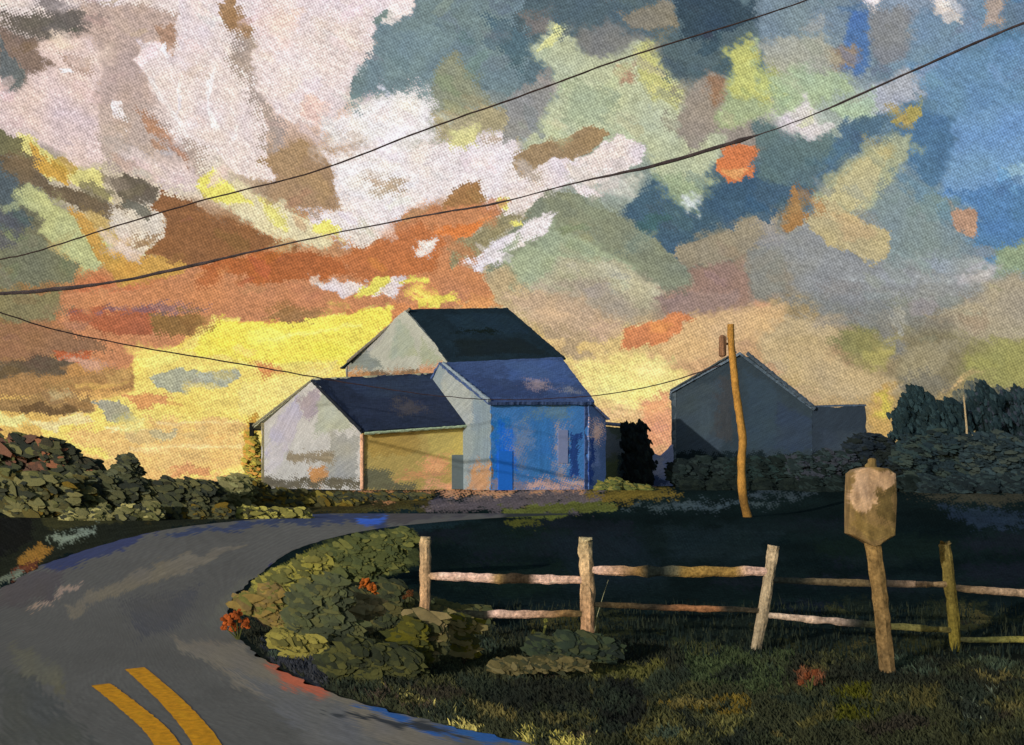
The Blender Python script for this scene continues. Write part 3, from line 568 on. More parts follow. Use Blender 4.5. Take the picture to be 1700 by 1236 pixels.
# --- the small cottage with the ochre front
YC = {'A': 60, 'B': 66, 'C': 62.5}
A = P(600, 835, 60); A.z = RISE; B = P(434, 0, 66); B.z = RISE; C = P(786, 0, 62.5); C.z = RISE; Dd = B + (C - A)
zA = P(600, 712, 60).z; zB = P(434, 702, 66).z; zC = P(770, 702, 62.5).z; apx = P(527, 632, 63); apf = P(724, 622, 65.5)
cot = empty('cottage', (A + B) / 2, 'small cottage with a pale lilac gable, ochre front wall and dark slate roof', 'house')
um = (apx - B).length * 1.0; ua = 0.5
t_ap = abs((527 - 434) / (600 - 434)) ; # apex position along the gable as it stands
gb0, gb1 = B, A
u_ap = ((apx.x - B.x) * (A.x - B.x) + (apx.y - B.y) * (A.y - B.y)) / ((A - B).length ** 2)
LG = (A - B).length
panel('gable_wall', B, A, [(0, zB), (u_ap, apx.z), (1, zA)], 0.25, (200,191,182),
      [([(0.3, 2.6), (1.2, 4.6), (3.6, 6.6), (4.2, 5.2), (2.6, 2.4), (1.2, 1.4)], (192,180,186), 12), ([(LG*.35, 6.2), (LG*.6, 7.0), (LG*.7, 5.4), (LG*.5, 4.6)], (172,156,160), 10),
       ([(0.3, 1.2), (2.0, 1.4), (2.4, 3.4), (0.8, 3.2)], (200,190,192), 22), ([(LG*.62, 0.3), (LG*.95, 0.3), (LG*.98, 3.6), (LG*.7, 4.0)], (168,162,152), 10),
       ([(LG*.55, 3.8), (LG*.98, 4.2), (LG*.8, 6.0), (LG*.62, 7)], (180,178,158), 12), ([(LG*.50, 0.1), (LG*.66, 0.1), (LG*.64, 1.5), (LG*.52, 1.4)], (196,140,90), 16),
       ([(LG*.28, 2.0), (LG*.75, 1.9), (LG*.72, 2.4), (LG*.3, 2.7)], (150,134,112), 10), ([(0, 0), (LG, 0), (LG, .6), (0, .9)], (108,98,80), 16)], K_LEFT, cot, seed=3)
LF = (C - A).length
fw = panel('front_wall', A, C, [(0, zA), (1, zC)], 0.25, (164,138,76),
      [([(0.2, 2.4), (LF*.5, 2.6), (LF*.5, 4.4), (0.3, 4.4)], (158,128,66), 12), ([(LF*.55, 1.6), (LF*.98, 1.6), (LF*.98, 4.6), (LF*.6, 4.4)], (174,150,80), 12),
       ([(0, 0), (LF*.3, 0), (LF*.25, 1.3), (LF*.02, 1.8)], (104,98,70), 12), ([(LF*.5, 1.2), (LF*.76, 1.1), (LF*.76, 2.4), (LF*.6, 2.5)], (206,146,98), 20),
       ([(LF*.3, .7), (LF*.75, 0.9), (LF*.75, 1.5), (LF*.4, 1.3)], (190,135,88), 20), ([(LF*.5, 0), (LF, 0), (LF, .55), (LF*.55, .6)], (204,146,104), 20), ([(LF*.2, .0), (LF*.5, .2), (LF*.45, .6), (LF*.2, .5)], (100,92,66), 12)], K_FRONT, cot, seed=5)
panel('back_wall', Dd, B, [(0, zC), (1, zB)], 0.25, (130,115,80), [], K_FRONT, cot)
panel('end_wall', C, Dd, [(0, zC), (0.5, apf.z - .1), (1, zC)], 0.25, (150,145,140), [], K_FRONT, cot)
vA = (A - C).normalized(); up = Vector((0, 0, 1)); gdir = (A - B).normalized()
e0 = Vector((A.x, A.y, zA)) + vA * 0.25 + gdir * 0.35 - up * 0.12; e1 = Vector((C.x, C.y, P(760, 703, 62.5).z)) + gdir * 0.35 - up * 0.05 + vA * 0.75
slab('roof_slope', e0, e1, apf + up * 0.14 , apx + vA * 0.3 + up * 0.12, 0.18, (38,44,56),
     [([(.1, .2), (.9, .1), (.95, .5), (.3, .6)], (40,46,60), 14), ([(.3, .6), (.95, .55), (.98, .95), (.2, .95)], (44,52,66), 14), ([(.45, .25), (.7, .3), (.65, .5), (.5, .5)], (86,74,66), 26, .6), ([(0, 0), (.06, 0), (.06, 1), (0, 1)], (26,32,44), 5)], K_ROOF, cot, seed=7)
b0 = Vector((B.x, B.y, zB)) + vA * 0.3 - gdir * 0.75 - up * 0.35; b1 = Vector((Dd.x, Dd.y, zC)) - gdir * 0.35
slab('roof_slope', b1, b0, apx + vA * 0.3 + up * 0.14, apf + up * 0.12, 0.16, (150,142,110), [], K_ROOF, cot, seed=8)
bar('barge_board', apx + vA * 0.34 + up * 0.02, e0 + up * 0.02, 0.10, (38,42,50), K_LEFT, cot, 1)
bar('barge_board', apx + vA * 0.34 + up * 0.02, b0 + up * 0.02, 0.08, (150,140,112), K_LEFT, cot, 2)
fn = Vector(((C - A).y, -(C - A).x, 0)).normalized()
bar('eave_trim', e0 + fn * 0.02 - up * 0.14 - vA * 0.2, e1 + fn * 0.02 - up * 0.12, 0.085, (140,148,112), K_FRONT, cot, 3, wob=.4)
bar('corner_board', flat(A) + fn * 0.05 + gdir * .03 + up * 0.9, flat(A) + fn * 0.05 + gdir * .03 + up * (zA - .3), 0.11, (205,150,110), K_FRONT, cot, 4, wob=.35)
dp = MB(); dd = (C - A).normalized(); q0 = A + dd * LF * .80 + fn * .04
for (w0, w1, z0, z1, cc, of) in ((0, .85, 0.02, 2.1, (92,98,92), .0), ):
    a0 = q0 + dd * w0; a1 = q0 + dd * w1; m_ = alb(cc, K_FRONT)
    dp.add([a0 + up * z0, a1 + up * z0, a1 + up * z1, a0 + up * z1, a0 - fn * .05 + up * z0, a1 - fn * .05 + up * z0, a1 - fn * .05 + up * z1, a0 - fn * .05 + up * z1],
           [(0, 1, 2, 3), (1, 5, 6, 2), (4, 0, 3, 7), (3, 2, 6, 7)], m_)
dp.build('door', M_PLASTER, cot)
mb = MB(); q = P(418, 712, 66.2); mb.box((q.x - .13, q.y - .1, q.z - .45), (q.x + .13, q.y + .1, q.z + .35), alb((26,26,22), K_LEFT)); 
mb.box((q.x - .17, q.y - .14, q.z + .35), (q.x + .17, q.y + .14, q.z + .42), alb((40,38,32), K_LEFT)); mb.box((q.x + .13, q.y - .05, q.z - .1), (q.x + .55, q.y + .05, q.z + .0), alb((30,28,24), K_LEFT)); mb.build('dark_box', M_WOOD, cot)  # a small dark box fixed under the left eave, not a lamp

# --- the tall house behind
def house(name, label, near, left, right, z_near, z_left, z_right, ap, apr, cg, mg, cf, mf, cr, mr, kg=None, kf=None, seed=1, ov=0.3):
    A, B, C = Vector(near), Vector(left), Vector(right); D_ = B + (C - A)
    h = empty(name, (A + B) / 2, label, 'house'); up = Vector((0, 0, 1))
    ua = max(.1, min(.9, ((ap.x - B.x) * (A.x - B.x) + (ap.y - B.y) * (A.y - B.y)) / ((A - B).length ** 2)))
    panel('gable_wall', B, A, [(0, z_left), (ua, ap.z), (1, z_near)], 0.25, cg, mg, kg or K_LEFT, h, seed=seed)
    panel('front_wall', A, C, [(0, z_near), (1, z_right)], 0.25, cf, mf, kf or K_FRONT, h, seed=seed + 1)
    panel('back_wall', D_, B, [(0, z_right), (1, z_left)], 0.25, cf, [], K_FRONT, h)
    panel('end_wall', C, D_, [(0, z_right), (1 - ua, min(apr.z, ap.z) - .35), (1, z_left)], 0.25, cr, [], K_FRONT, h)
    vA = (A - C).normalized(); gd = (A - B).normalized()
    e0 = Vector((A.x, A.y, z_near)) + vA * ov + gd * ov - up * .12; e1 = Vector((C.x, C.y, z_right)) + gd * ov - vA * ov - up * .12
    slab('roof_slope', e0, e1, apr + up * .14 - vA * ov, ap + up * .14 + vA * ov, 0.18, cr, mr, K_ROOF, h, seed=seed + 2)
    b0 = Vector((B.x, B.y, z_left)) + vA * ov - gd * ov - up * .1; b1 = Vector((D_.x, D_.y, z_left)) - gd * ov - vA * ov - up * .1
    slab('roof_slope', b1, b0, ap + up * .14 + vA * ov, apr + up * .14 - vA * ov, 0.16, cr, [], K_ROOF, h, seed=seed + 3)
    return h, A, B, C, e0, e1, b0
YT = 84
nA = P(748, 0, YT); nA.z = RISE; nB = P(574, 0, YT + 8); nB.z = RISE; nC = P(930, 0, YT + 5); nC.z = RISE
tall, *_r = house('tall_house', 'tallest house behind the others with grey green gable and near black roof', nA, nB, nC, P(0, 600, YT).z, P(0, 608, YT + 8).z, P(0, 592, YT + 5).z,
   P(683, 516, YT + 4), P(838, 513, YT + 9), (184,180,164),
   [([(1.5, 10.8), (4.5, 13), (6, 15.2), (4, 14)], (170,166,160), 10), ([(5.5, 11.5), (9, 11.3), (8, 14), (6.5, 15)], (170,172,150), 12), ([(0, 10.4), (5, 10.6), (3, 12.2), (.8, 12)], (134,138,132), 12), ([(9, 10.4), (12, 10.4), (9.5, 13)], (168,168,140), 18),
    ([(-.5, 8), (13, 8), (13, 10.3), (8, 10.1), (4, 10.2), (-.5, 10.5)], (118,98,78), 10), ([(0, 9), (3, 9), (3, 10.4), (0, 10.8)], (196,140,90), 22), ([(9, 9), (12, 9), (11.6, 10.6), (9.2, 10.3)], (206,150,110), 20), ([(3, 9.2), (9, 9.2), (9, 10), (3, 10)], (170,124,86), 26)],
   (90,90,85), [], (30,42,46), [([(.1, .1), (.9, .1), (.8, .4), (.2, .4)], (28,36,36), 14), ([(.3, .5), (.95, .5), (.9, .9), (.3, .9)], (34,48,54), 14), ([(.2, .55), (.7, .5), (.6, .62)], (20,28,24), 16)], seed=11)
bar('barge_board', P(577, 600, YT + 7.2), P(681, 512, YT + 3.4), 0.13, (140,128,110), K_LEFT, tall, 11)

# --- the blue house
YB = 60
bA = P(815, 0, YB); bA.z = RISE; bB = P(690, 0, YB + 6.5); bB.z = RISE; bC = P(976, 0, YB + 2.5); bC.z = RISE
Lb = (bC - bA).length; Lgb = (bA - bB).length
blue, bA, bB, bC, be0, be1, bb0 = house('blue_house', 'blue fronted house with a pale side wall and slate blue roof, joined to the cottage', bA, bB, bC, P(0, 664, YB).z, P(0, 690, YB + 6.5).z, P(0, 664, YB + 2.5).z,
   P(736, 606, YB + 4.5), P(925, 596, YB + 6.5), (150,158,158),
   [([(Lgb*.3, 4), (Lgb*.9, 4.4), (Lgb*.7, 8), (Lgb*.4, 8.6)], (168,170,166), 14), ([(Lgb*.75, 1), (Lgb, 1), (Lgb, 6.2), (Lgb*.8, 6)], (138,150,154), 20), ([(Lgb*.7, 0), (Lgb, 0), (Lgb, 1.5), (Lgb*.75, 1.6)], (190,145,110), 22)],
   (60,104,146),
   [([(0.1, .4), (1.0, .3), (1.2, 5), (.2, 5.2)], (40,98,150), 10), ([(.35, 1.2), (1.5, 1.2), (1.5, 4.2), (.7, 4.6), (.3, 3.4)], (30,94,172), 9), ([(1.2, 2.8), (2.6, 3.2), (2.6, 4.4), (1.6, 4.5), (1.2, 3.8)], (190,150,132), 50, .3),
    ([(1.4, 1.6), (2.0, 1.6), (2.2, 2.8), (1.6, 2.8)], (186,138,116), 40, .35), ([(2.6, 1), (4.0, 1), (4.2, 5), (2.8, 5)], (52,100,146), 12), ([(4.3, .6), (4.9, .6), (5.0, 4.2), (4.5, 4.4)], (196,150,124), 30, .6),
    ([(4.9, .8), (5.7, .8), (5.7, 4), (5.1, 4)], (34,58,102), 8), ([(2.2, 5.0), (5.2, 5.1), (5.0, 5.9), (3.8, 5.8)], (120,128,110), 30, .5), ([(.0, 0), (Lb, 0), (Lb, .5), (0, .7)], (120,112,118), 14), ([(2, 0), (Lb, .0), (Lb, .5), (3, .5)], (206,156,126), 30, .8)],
   (60,74,102), [([(.05, .1), (.6, .1), (.7, .5), (.1, .6)], (54,66,92), 14), ([(.4, .5), (.95, .4), (.98, .95), (.5, .95)], (66,84,116), 14), ([(.5, .25), (.7, .3), (.68, .5), (.55, .5)], (170,140,130), 32, .7), ([(.75, .2), (.9, .2), (.85, .35)], (150,140,130), 24, .6)], seed=21)
bar('barge_board', P(736, 603, YB + 4.3), be0 + Vector((0, 0, .05)), 0.12, (150,160,166), K_LEFT, blue, 5, wob=.5)
bfn = Vector(((bC - bA).y, -(bC - bA).x, 0)).normalized(); bdir = (bC - bA).normalized()
def wall_box(name, parent, A0, dr, fnv, s0, s1, z0, z1, c, k, dep=0.05, mat=None):
    m = MB(); a0 = A0 + dr * s0 - fnv * .03; a1 = A0 + dr * s1 - fnv * .03; o = fnv * (dep + .03)
    vs = [a0 + Vector((0, 0, z0)), a1 + Vector((0, 0, z0)), a1 + Vector((0, 0, z1)), a0 + Vector((0, 0, z1))]; vs += [p + o for p in vs]
    m.add(vs, [(4, 5, 6, 7), (0, 4, 7, 3), (5, 1, 2, 6), (7, 6, 2, 3), (0, 1, 5, 4)], alb(c, k)); return m.build(name, mat or M_PLASTER, parent)
wall_box('door', blue, bA, bdir, bfn, .45, 1.35, .0, 2.3, (32,92,162), K_FRONT)
wf = wall_box('window', blue, bA, bdir, bfn, 4.35, 5.0, 1.6, 3.6, (112,116,136), K_FRONT, .04)
wp = wall_box('pane', None, bA, bdir, bfn, 4.5, 4.86, 1.8, 3.4, (30,52,96), K_FRONT, .055)
wp.parent = wf; wp.matrix_parent_inverse = wf.matrix_world.inverted()
# blue lean-to at its right end
ln = empty('annex', bC, 'narrow blue lean-to with speckled pale boards at the right end of the blue house', 'annex')
l0 = bC + bdir * .02; l1 = P(1006, 0, YB + 3.5); l1.z = RISE
panel('front_wall', l0 + bfn * .1, l1, [(0, P(0, 668, YB + 3).z), (1, P(0, 696, YB + 3).z)], 1.6, (74,92,122), [([(.1, 1.5), (1.0, 1.5), (1.0, 5), (.3, 5)], (96,110,140), 16), ([(.2, 3.4), (1.2, 3.6), (1.2, 4.8), (.3, 4.8)], (206,164,144), 30), ([(0, .3), (.4, .3), (.5, 3.6), (.1, 3.4)], (40,62,110), 9)], K_FRONT, ln, seed=31)
slab('roof_slope', flat(l0) + bfn * .25 + Vector((-.05, 0, P(0, 664, YB + 3).z)), flat(l1) + bfn * .2 + Vector((.15, 0, P(0, 694, YB + 3).z)), flat(l1) - bfn * 1.7 + Vector((.15, 0, P(0, 690, YB + 3).z)), flat(l0) - bfn * 1.7 + Vector((0, 0, P(0, 660, YB + 3).z)), .1, (84,92,116), [], K_ROOF, ln, seed=32)
# olive shed
sh = empty('shed', P(1020, 0, 72) * 1, 'small drab olive shed between the blue house and the dark tree', 'shed'); sh.location.z = RISE
s0 = P(998, 0, 71); s0.z = RISE; s1 = P(1052, 0, 72); s1.z = RISE
panel('front_wall', s0, s1, [(0, P(0, 706, 71).z), (1, P(0, 712, 72).z)], 2.2, (92,92,72), [([(0, 0), (1.2, 0), (1.3, 2.4), (0, 2.2)], (98,98,60), 10), ([(0, 2.6), (2.0, 2.6), (2.0, 4), (0, 5)], (112,110,104), 12), ([(1.1, 0), (2.4, 0), (2.4, 2.6), (1.3, 2.8)], (58,66,60), 12)], K_FRONT, sh, seed=33)
slab('roof_slope', flat(s0) + Vector((-.15, -.2, P(0, 702, 71).z)), flat(s1) + Vector((.15, -.2, P(0, 708, 72).z)), flat(s1) + Vector((.4, 2.2, P(0, 702, 72).z)), flat(s0) + Vector((-.1, 2.2, P(0, 696, 71).z)), .12, (104,100,104), [], K_ROOF, sh, seed=34)
# pale low wall
gw = empty('garden_wall', Vector((P(1092, 0, 74).x, 74, 0)), 'low pale lilac wall sloping down beside the slate house', 'wall')
w0 = P(1072, 0, 74); w0.z = RISE; w1 = P(1118, 0, 75); w1.z = RISE
panel('wall_face', w0, w1, [(0, P(0, 745, 74).z), (.35, P(0, 752, 74).z), (.6, P(0, 756, 74).z), (1, P(0, 738, 75).z)], .3, (132,128,140), [([(.2, 1), (1.6, .8), (1.4, 2.6), (.6, 2.6)], (168,150,148), 18), ([(0, 0), (2, 0), (2, .7), (0, 1)], (72,76,92), 12)], K_FRONT, gw, seed=35)

# --- the slate grey house on the right
YG = 78
gh = empty('slate_house', Vector((P(1230, 0, YG).x, YG, 0)), 'shadowy slate grey house with pale roof edge and a low wing, behind the pole', 'house')
gB = P(1116, 0, YG); gB.z = RISE; gA = P(1348, 0, YG); gA.z = RISE
wu = lambda px: (px - 1116) / (1348 - 1116)
Lg = (gA - gB).length
panel('gable_wall', gB, gA, [(0, P(0, 646, YG).z), (wu(1212), P(0, 588, YG).z), (wu(1245), P(0, 592, YG).z), (1, P(0, 676, YG).z)], .3, (55,64,67),
   [([(0, 2), (3.6, 2), (4, 9), (0, 8)], (66,74,76), 16), ([(3.2, 4), (4.6, 3.6), (4.8, 9), (3.6, 9)], (74,68,62), 20, .6), ([(5.4, 3), (8.5, 3), (8, 8), (5.6, 9.5)], (58,70,76), 20), ([(2, 3.8), (3.2, 3.6), (3, 6.5), (2.2, 6.8)], (72,82,86), 22, .6),
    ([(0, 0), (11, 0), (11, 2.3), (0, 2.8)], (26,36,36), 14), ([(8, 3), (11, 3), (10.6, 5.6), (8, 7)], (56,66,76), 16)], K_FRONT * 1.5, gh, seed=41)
gD = 9.0; bo = Vector((1.35, gD, 0))
panel('side_wall', gB + bo, gB, [(0, P(0, 646, YG).z - .3), (1, P(0, 646, YG).z)], .3, (92,100,104), [], K_LEFT, gh, seed=42)
panel('side_wall', gA, gA + bo, [(0, P(0, 676, YG).z), (1, P(0, 676, YG).z)], .3, (60,70,76), [], K_FRONT, gh, seed=43)
panel('back_wall', gA + bo, gB + bo, [(0, P(0, 676, YG).z), (.55, P(0, 590, YG).z), (1, P(0, 646, YG).z)], .3, (60,70,76), [], K_FRONT, gh)
rz = P(1228, 584, YG); rl = P(1112, 648, YG); rr2 = P(1352, 678, YG)
o1 = Vector((0, -.12, 0)); o2 = Vector((1.4, gD + .3, 0))
slab('roof_slope', rl + o2, rl + o1, rz + o1, rz + o2, .2, (92,100,104), [], K_ROOF, gh, seed=44)
slab('roof_slope', rr2 + o1, rr2 + o2, rz + o2, rz + o1, .2, (70,80,86), [], K_ROOF, gh, seed=45)
bar('barge_board', rl + Vector((0, -.2, .0)), rz + Vector((-.3, -.2, 0)), .07, (84,90,90), K_LEFT, gh, 21, wob=.35)
bar('barge_board', rz + Vector((.5, -.2, -.1)), rr2 + Vector((0, -.2, 0)), .16, (70,78,82), K_FRONT * 1.4, gh, 22, wob=.5)
wB = gA + Vector((0.003, .02, 0)); wA = P(1438, 0, YG + .02); wA.z = RISE
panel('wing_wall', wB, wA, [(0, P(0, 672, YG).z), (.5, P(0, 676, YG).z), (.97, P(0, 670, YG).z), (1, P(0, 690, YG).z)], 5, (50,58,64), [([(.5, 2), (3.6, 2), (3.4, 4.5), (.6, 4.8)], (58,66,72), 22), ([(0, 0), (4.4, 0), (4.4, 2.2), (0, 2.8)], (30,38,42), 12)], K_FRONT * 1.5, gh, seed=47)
slab('roof_slope', flat(wB) + Vector((0, -.05, P(0, 673, YG).z)), flat(wA) + Vector((.05, -.05, P(0, 671, YG).z)), flat(wA) + Vector((.2, 5, P(0, 664, YG).z)), flat(wB) + Vector((0, 5, P(0, 667, YG).z)), .12, (64,74,84), [], K_ROOF, gh, seed=48)

# ---------------------------------------------------------------- foliage
def lumps_bush(name, label, cat, Y, lumps, pal, n, size, group=None, base=None, trunk=True, depth=1.0, tcol=(46, 34, 24), fname='foliage', kk=1.0):
    if name == 'bush': kk, size, n = .80, size * 1.15, int(n * .95)
    if name == 'hedge': size, n = size * .62, int(n * 2.2)
    if name == 'shrub' and size < .1: size, n = size * 1.15, int(n * .8)
    if name == 'shrub': kk = 1.35 if 'khaki' in label else 1.12
    loose = name in ('bush', 'shrub', 'hedge')
    """lumps = (px, py, radius px) seen at distance Y, grown round by 'depth'; every leaf flake is its own face"""
    cx = sum(l_[0] for l_ in lumps) / len(lumps); rt = empty(name, Vector(((cx - CX) * Y / F, Y, 0)), label, cat, group)
    m = MB(); tot = sum(l_[2] ** 2 for l_ in lumps)
    for li, (px, py, r) in enumerate(lumps):
        c = P(px, py, Y); rm = r * Y / F; cnt = int(n * (1.9 if loose else 1.25) * r * r / tot); sd_ = ru(0, 50)
        for _ in range(cnt):
            d = Vector((random.gauss(0, 1), random.gauss(0, 1), random.gauss(0, 1))).normalized()
            lim = rm * (1.08 + (.45 if name in ('hedge', 'shrub') else .8) * mnoise.noise(Vector((d.x * 1.9 + sd_, d.y * 1.2, d.z * 1.9)))) 
            q = d * lim * (R() ** .42); p = c + Vector((q.x * 1.12, q.y * depth, q.z))
            gz = float(zg(p.y))
            if p.z < gz: p.z = gz + R() * .25
            t_ = mnoise.noise(Vector((p.x / rm * 1.6, p.y / rm, p.z / rm * 2.2 + sd_))) * 1.5 + .5 + ru(-.05, .05)
            pc = pal[int(max(0, min(.999, t_)) * len(pal))] if R() < .92 else random.choice(pal)
            if loose: m.dab(p, size * (ru(.7, 1.5) if R() < .25 else ru(.25, .8)), (d.x * .12 - .15 + ru(-.12, .12), -1.0, .35 + ru(-.12, .12)), alb(pc, K_LEAF * kk), el=ru(1.8, 3.4), dirv=(1, 0, ru(-.85, .1)), n=9, bend=.08)
            else: m.dab(p, size * ru(.5, 1.3), d * .2 + Vector((ru(-.4, .2), -1.0, ru(.0, .5))), alb(pc, K_LEAF * kk), el=ru(1.5, 2.9), dirv=(.35, 0, -1 + ru(-.3, .3)))
    m.build(fname, M_LEAF, rt)
    if trunk:
        tm = MB(); bx = rt.location
        for (px, py, r) in lumps:
            c = P(px, py, Y); z0 = float(zg(Y)); zt_ = max(z0 + .12, z0 + (c.z - z0) * .8); tm.tube([(bx.x, Y + .1, z0 - .05), (c.x * .75 + bx.x * .25, Y + .1, z0 + (zt_ - z0) * .5), (c.x, Y + .1, zt_)], [min(.14, r * Y / F * .08), min(.1, r * Y / F * .05), .01], alb(tcol, K_LEAF), n=6)
        tm.build('trunk' if cat == 'tree' else 'stem', M_WOOD, rt)
    return rt
DK = [(36,38,28), (44,46,30), (30,33,27), (54,54,34)]; OL = [(74,72,44), (64,64,36), (54,54,30), (84,80,48)]; RB = [(82,56,42), (66,48,38), (46,38,32)]; GB = [(60,54,26), (72,58,18), (48,46,26)]
LB = 'bushes along the far side of the bend'
lumps_bush('bush', 'dark bush with reddish brown top at the left edge of the painting', 'bush', 50, [(-20,758,36), (25,752,24), (72,756,24), (20,800,40), (60,800,36)], DK + OL[:2] + RB[:2], 2600, .30, LB)
lumps_bush('bush', 'dark bush whose rust coloured tip stands against the yellow glow near the left edge', 'bush', 48, [(86,746,14), (105,766,20), (140,784,20), (120,808,30)], DK + [(96,62,42), (40,38,28)], 2000, .27, LB)
lumps_bush('bush', 'olive green bush low on the left beneath the taller dark ones', 'bush', 45, [(30,815,30), (70,825,30), (110,830,32), (60,850,28)], OL + DK + GB, 2000, .30, LB)
lumps_bush('bush', 'wide dark bush sloping down towards the pointed one', 'bush', 47, [(162,800,17), (185,810,18), (150,825,34), (120,845,26)], DK + OL[:2], 2000, .27, LB)
lumps_bush('bush', 'dark pointed bush with a small raised tip, left of the low hedge', 'bush', 46, [(211,766,8), (208,788,15), (200,815,32), (215,835,24)], DK + [(60,62,44)], 2000, .24, LB)
lumps_bush('bush', 'low flat dark hedge bush under the orange strip of sky', 'bush', 46, [(240,812,13), (275,814,15), (310,814,15), (345,814,14), (290,836,22), (330,836,20), (250,836,22)], DK + [(30,30,20), (66,64,38)], 2600, .24, LB)
lumps_bush('bush', 'light olive rounded bush at the foot of the lilac gable', 'bush', 49, [(374,814,14), (398,810,16), (392,828,17), (365,832,15)], OL + [(100,98,62), (84,80,50)], 1600, .24, LB)
lumps_bush('bush', 'low brown olive bush right of the light rounded bush, before the gable', 'bush', 52, [(430,822,16), (460,832,17), (500,835,17), (540,838,15), (575,838,12)], GB + DK[:2] + [(84,74,30)], 1900, .23, LB)
lumps_bush('bush', 'upright yellow green bush against the left edge of the lilac gable', 'bush', 68.5, [(418,745,9), (419,770,12), (421,790,13), (417,722,6), (419,733,8), (420,758,11), (422,802,14)], [(134,122,50), (118,104,40), (150,110,50), (96,90,40)], 900, .22, LB)
lumps_bush('bush', 'small mossy clump by the road with a pale top edge, mid left', 'bush', 42, [(130,862,14), (170,858,15), (215,855,15), (250,852,13)], OL + [(110,104,62)] + DK[:1], 1200, .20, LB)
lumps_bush('bush', 'speckled olive clump on the roadside below the gable', 'bush', 43.5, [(415,854,12), (435,856,12), (455,857,12), (478,857,11), (500,854,9)], [(112,106,50), (84,80,38), (40,40,24)], 900, .17, LB)
lumps_bush('bush', 'low dark clump filling the roadside between mossy and speckled ones', 'bush', 43, [(290,853,12), (330,852,12), (370,851,11)], GB + DK, 900, .18, LB)
HB = 'bushes between the houses and the field'
lumps_bush('bush', 'low dark brown clump in front of the ochre wall', 'bush', 54, [(560,842,13), (585,840,13), (608,840,13), (635,842,13), (660,842,12), (685,842,10), (704,841,8)], GB + DK, 1500, .17, HB)
lumps_bush('bush', 'green mound at the foot of the drab shed', 'bush', 60, [(1000,812,9), (1020,806,11), (1045,812,10), (1070,818,7)], [(66,70,34), (90,84,40), (50,56,32)], 800, .17, HB)
lumps_bush('tree', 'small black rounded tree with a knob of leaves at its side, beside the shed', 'tree', 70, [(1055,722,17), (1060,745,18), (1058,770,20), (1037,709,6), (1042,735,8), (1062,790,18)], [(18,24,24), (24,30,28), (16,20,20)], 2600, .22)
for (lab, Yb, lm, pl, nn_) in (
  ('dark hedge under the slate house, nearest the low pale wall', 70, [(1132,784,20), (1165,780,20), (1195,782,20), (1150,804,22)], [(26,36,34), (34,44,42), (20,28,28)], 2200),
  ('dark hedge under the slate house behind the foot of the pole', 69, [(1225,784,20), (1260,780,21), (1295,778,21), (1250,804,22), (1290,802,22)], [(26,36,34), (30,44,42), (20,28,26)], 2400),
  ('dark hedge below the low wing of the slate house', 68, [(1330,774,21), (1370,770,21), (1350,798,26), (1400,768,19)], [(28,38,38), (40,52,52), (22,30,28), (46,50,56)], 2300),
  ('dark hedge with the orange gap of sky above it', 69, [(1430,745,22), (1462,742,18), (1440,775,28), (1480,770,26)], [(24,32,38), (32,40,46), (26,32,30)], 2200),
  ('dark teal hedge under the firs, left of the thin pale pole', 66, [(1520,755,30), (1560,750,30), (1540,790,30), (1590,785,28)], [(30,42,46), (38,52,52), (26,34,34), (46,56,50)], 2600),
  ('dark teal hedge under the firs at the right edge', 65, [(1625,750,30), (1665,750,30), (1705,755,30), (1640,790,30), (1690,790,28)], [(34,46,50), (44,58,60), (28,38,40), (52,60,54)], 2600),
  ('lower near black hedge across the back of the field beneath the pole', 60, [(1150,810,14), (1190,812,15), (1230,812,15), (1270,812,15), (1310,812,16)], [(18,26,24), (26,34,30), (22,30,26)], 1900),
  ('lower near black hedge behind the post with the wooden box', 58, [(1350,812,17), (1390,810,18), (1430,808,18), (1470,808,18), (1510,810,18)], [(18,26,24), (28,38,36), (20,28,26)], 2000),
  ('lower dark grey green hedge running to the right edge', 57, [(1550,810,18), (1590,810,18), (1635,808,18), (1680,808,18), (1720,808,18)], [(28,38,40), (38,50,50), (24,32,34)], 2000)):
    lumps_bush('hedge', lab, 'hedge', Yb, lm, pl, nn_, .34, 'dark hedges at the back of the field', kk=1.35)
def fir(px, top, base, wpx, Y, lab, pal):
    rt = empty('fir_tree', Vector(((px - CX) * Y / F, Y, 0)), lab, 'tree', 'firs on the right skyline'); x0 = rt.location.x
    zt = P(0, top, Y).z; wm = wpx * Y / F; m = MB(); n_ = 1500
    for _ in range(n_ + 2200):
        h = 1 - R() ** .8 * 0.97; z = zt * h; rad = wm * 1.75 * (1 - h) ** .38 * (0.75 + .8 * mnoise.noise(Vector((h * 9, px, 0)))) + .05
        th = ru(0, 6.28); r = rad * R() ** .4; p = Vector((x0 + math.cos(th) * r, Y + math.sin(th) * r, z + ru(-.1, .1)))
        m.dab(p, ru(.16, .4), (math.cos(th) * .3, -1, .4), alb(random.choice(pal), K_LEAF), el=2.2, dirv=(math.cos(th), math.sin(th), -.35))
    m.build('crown', M_LEAF, rt); tm = MB(); tm.tube([(x0, Y, -.1), (x0, Y, zt * .5), (x0 + .05, Y, zt * .97)], [.22, .14, .02], alb((40,34,30), K_LEAF)); tm.build('trunk', M_WOOD, rt)
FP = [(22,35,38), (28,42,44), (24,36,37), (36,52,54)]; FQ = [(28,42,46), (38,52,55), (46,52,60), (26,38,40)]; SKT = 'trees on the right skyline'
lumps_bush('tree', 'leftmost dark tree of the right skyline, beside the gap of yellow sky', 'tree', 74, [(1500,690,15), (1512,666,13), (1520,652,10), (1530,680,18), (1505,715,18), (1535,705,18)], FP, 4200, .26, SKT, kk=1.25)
lumps_bush('tree', 'low dark tree left of the thin pale pole', 'tree', 73, [(1556,684,16), (1576,678,14), (1590,690,15), (1565,708,20), (1590,712,18)], FP, 3600, .26, SKT, kk=1.25)
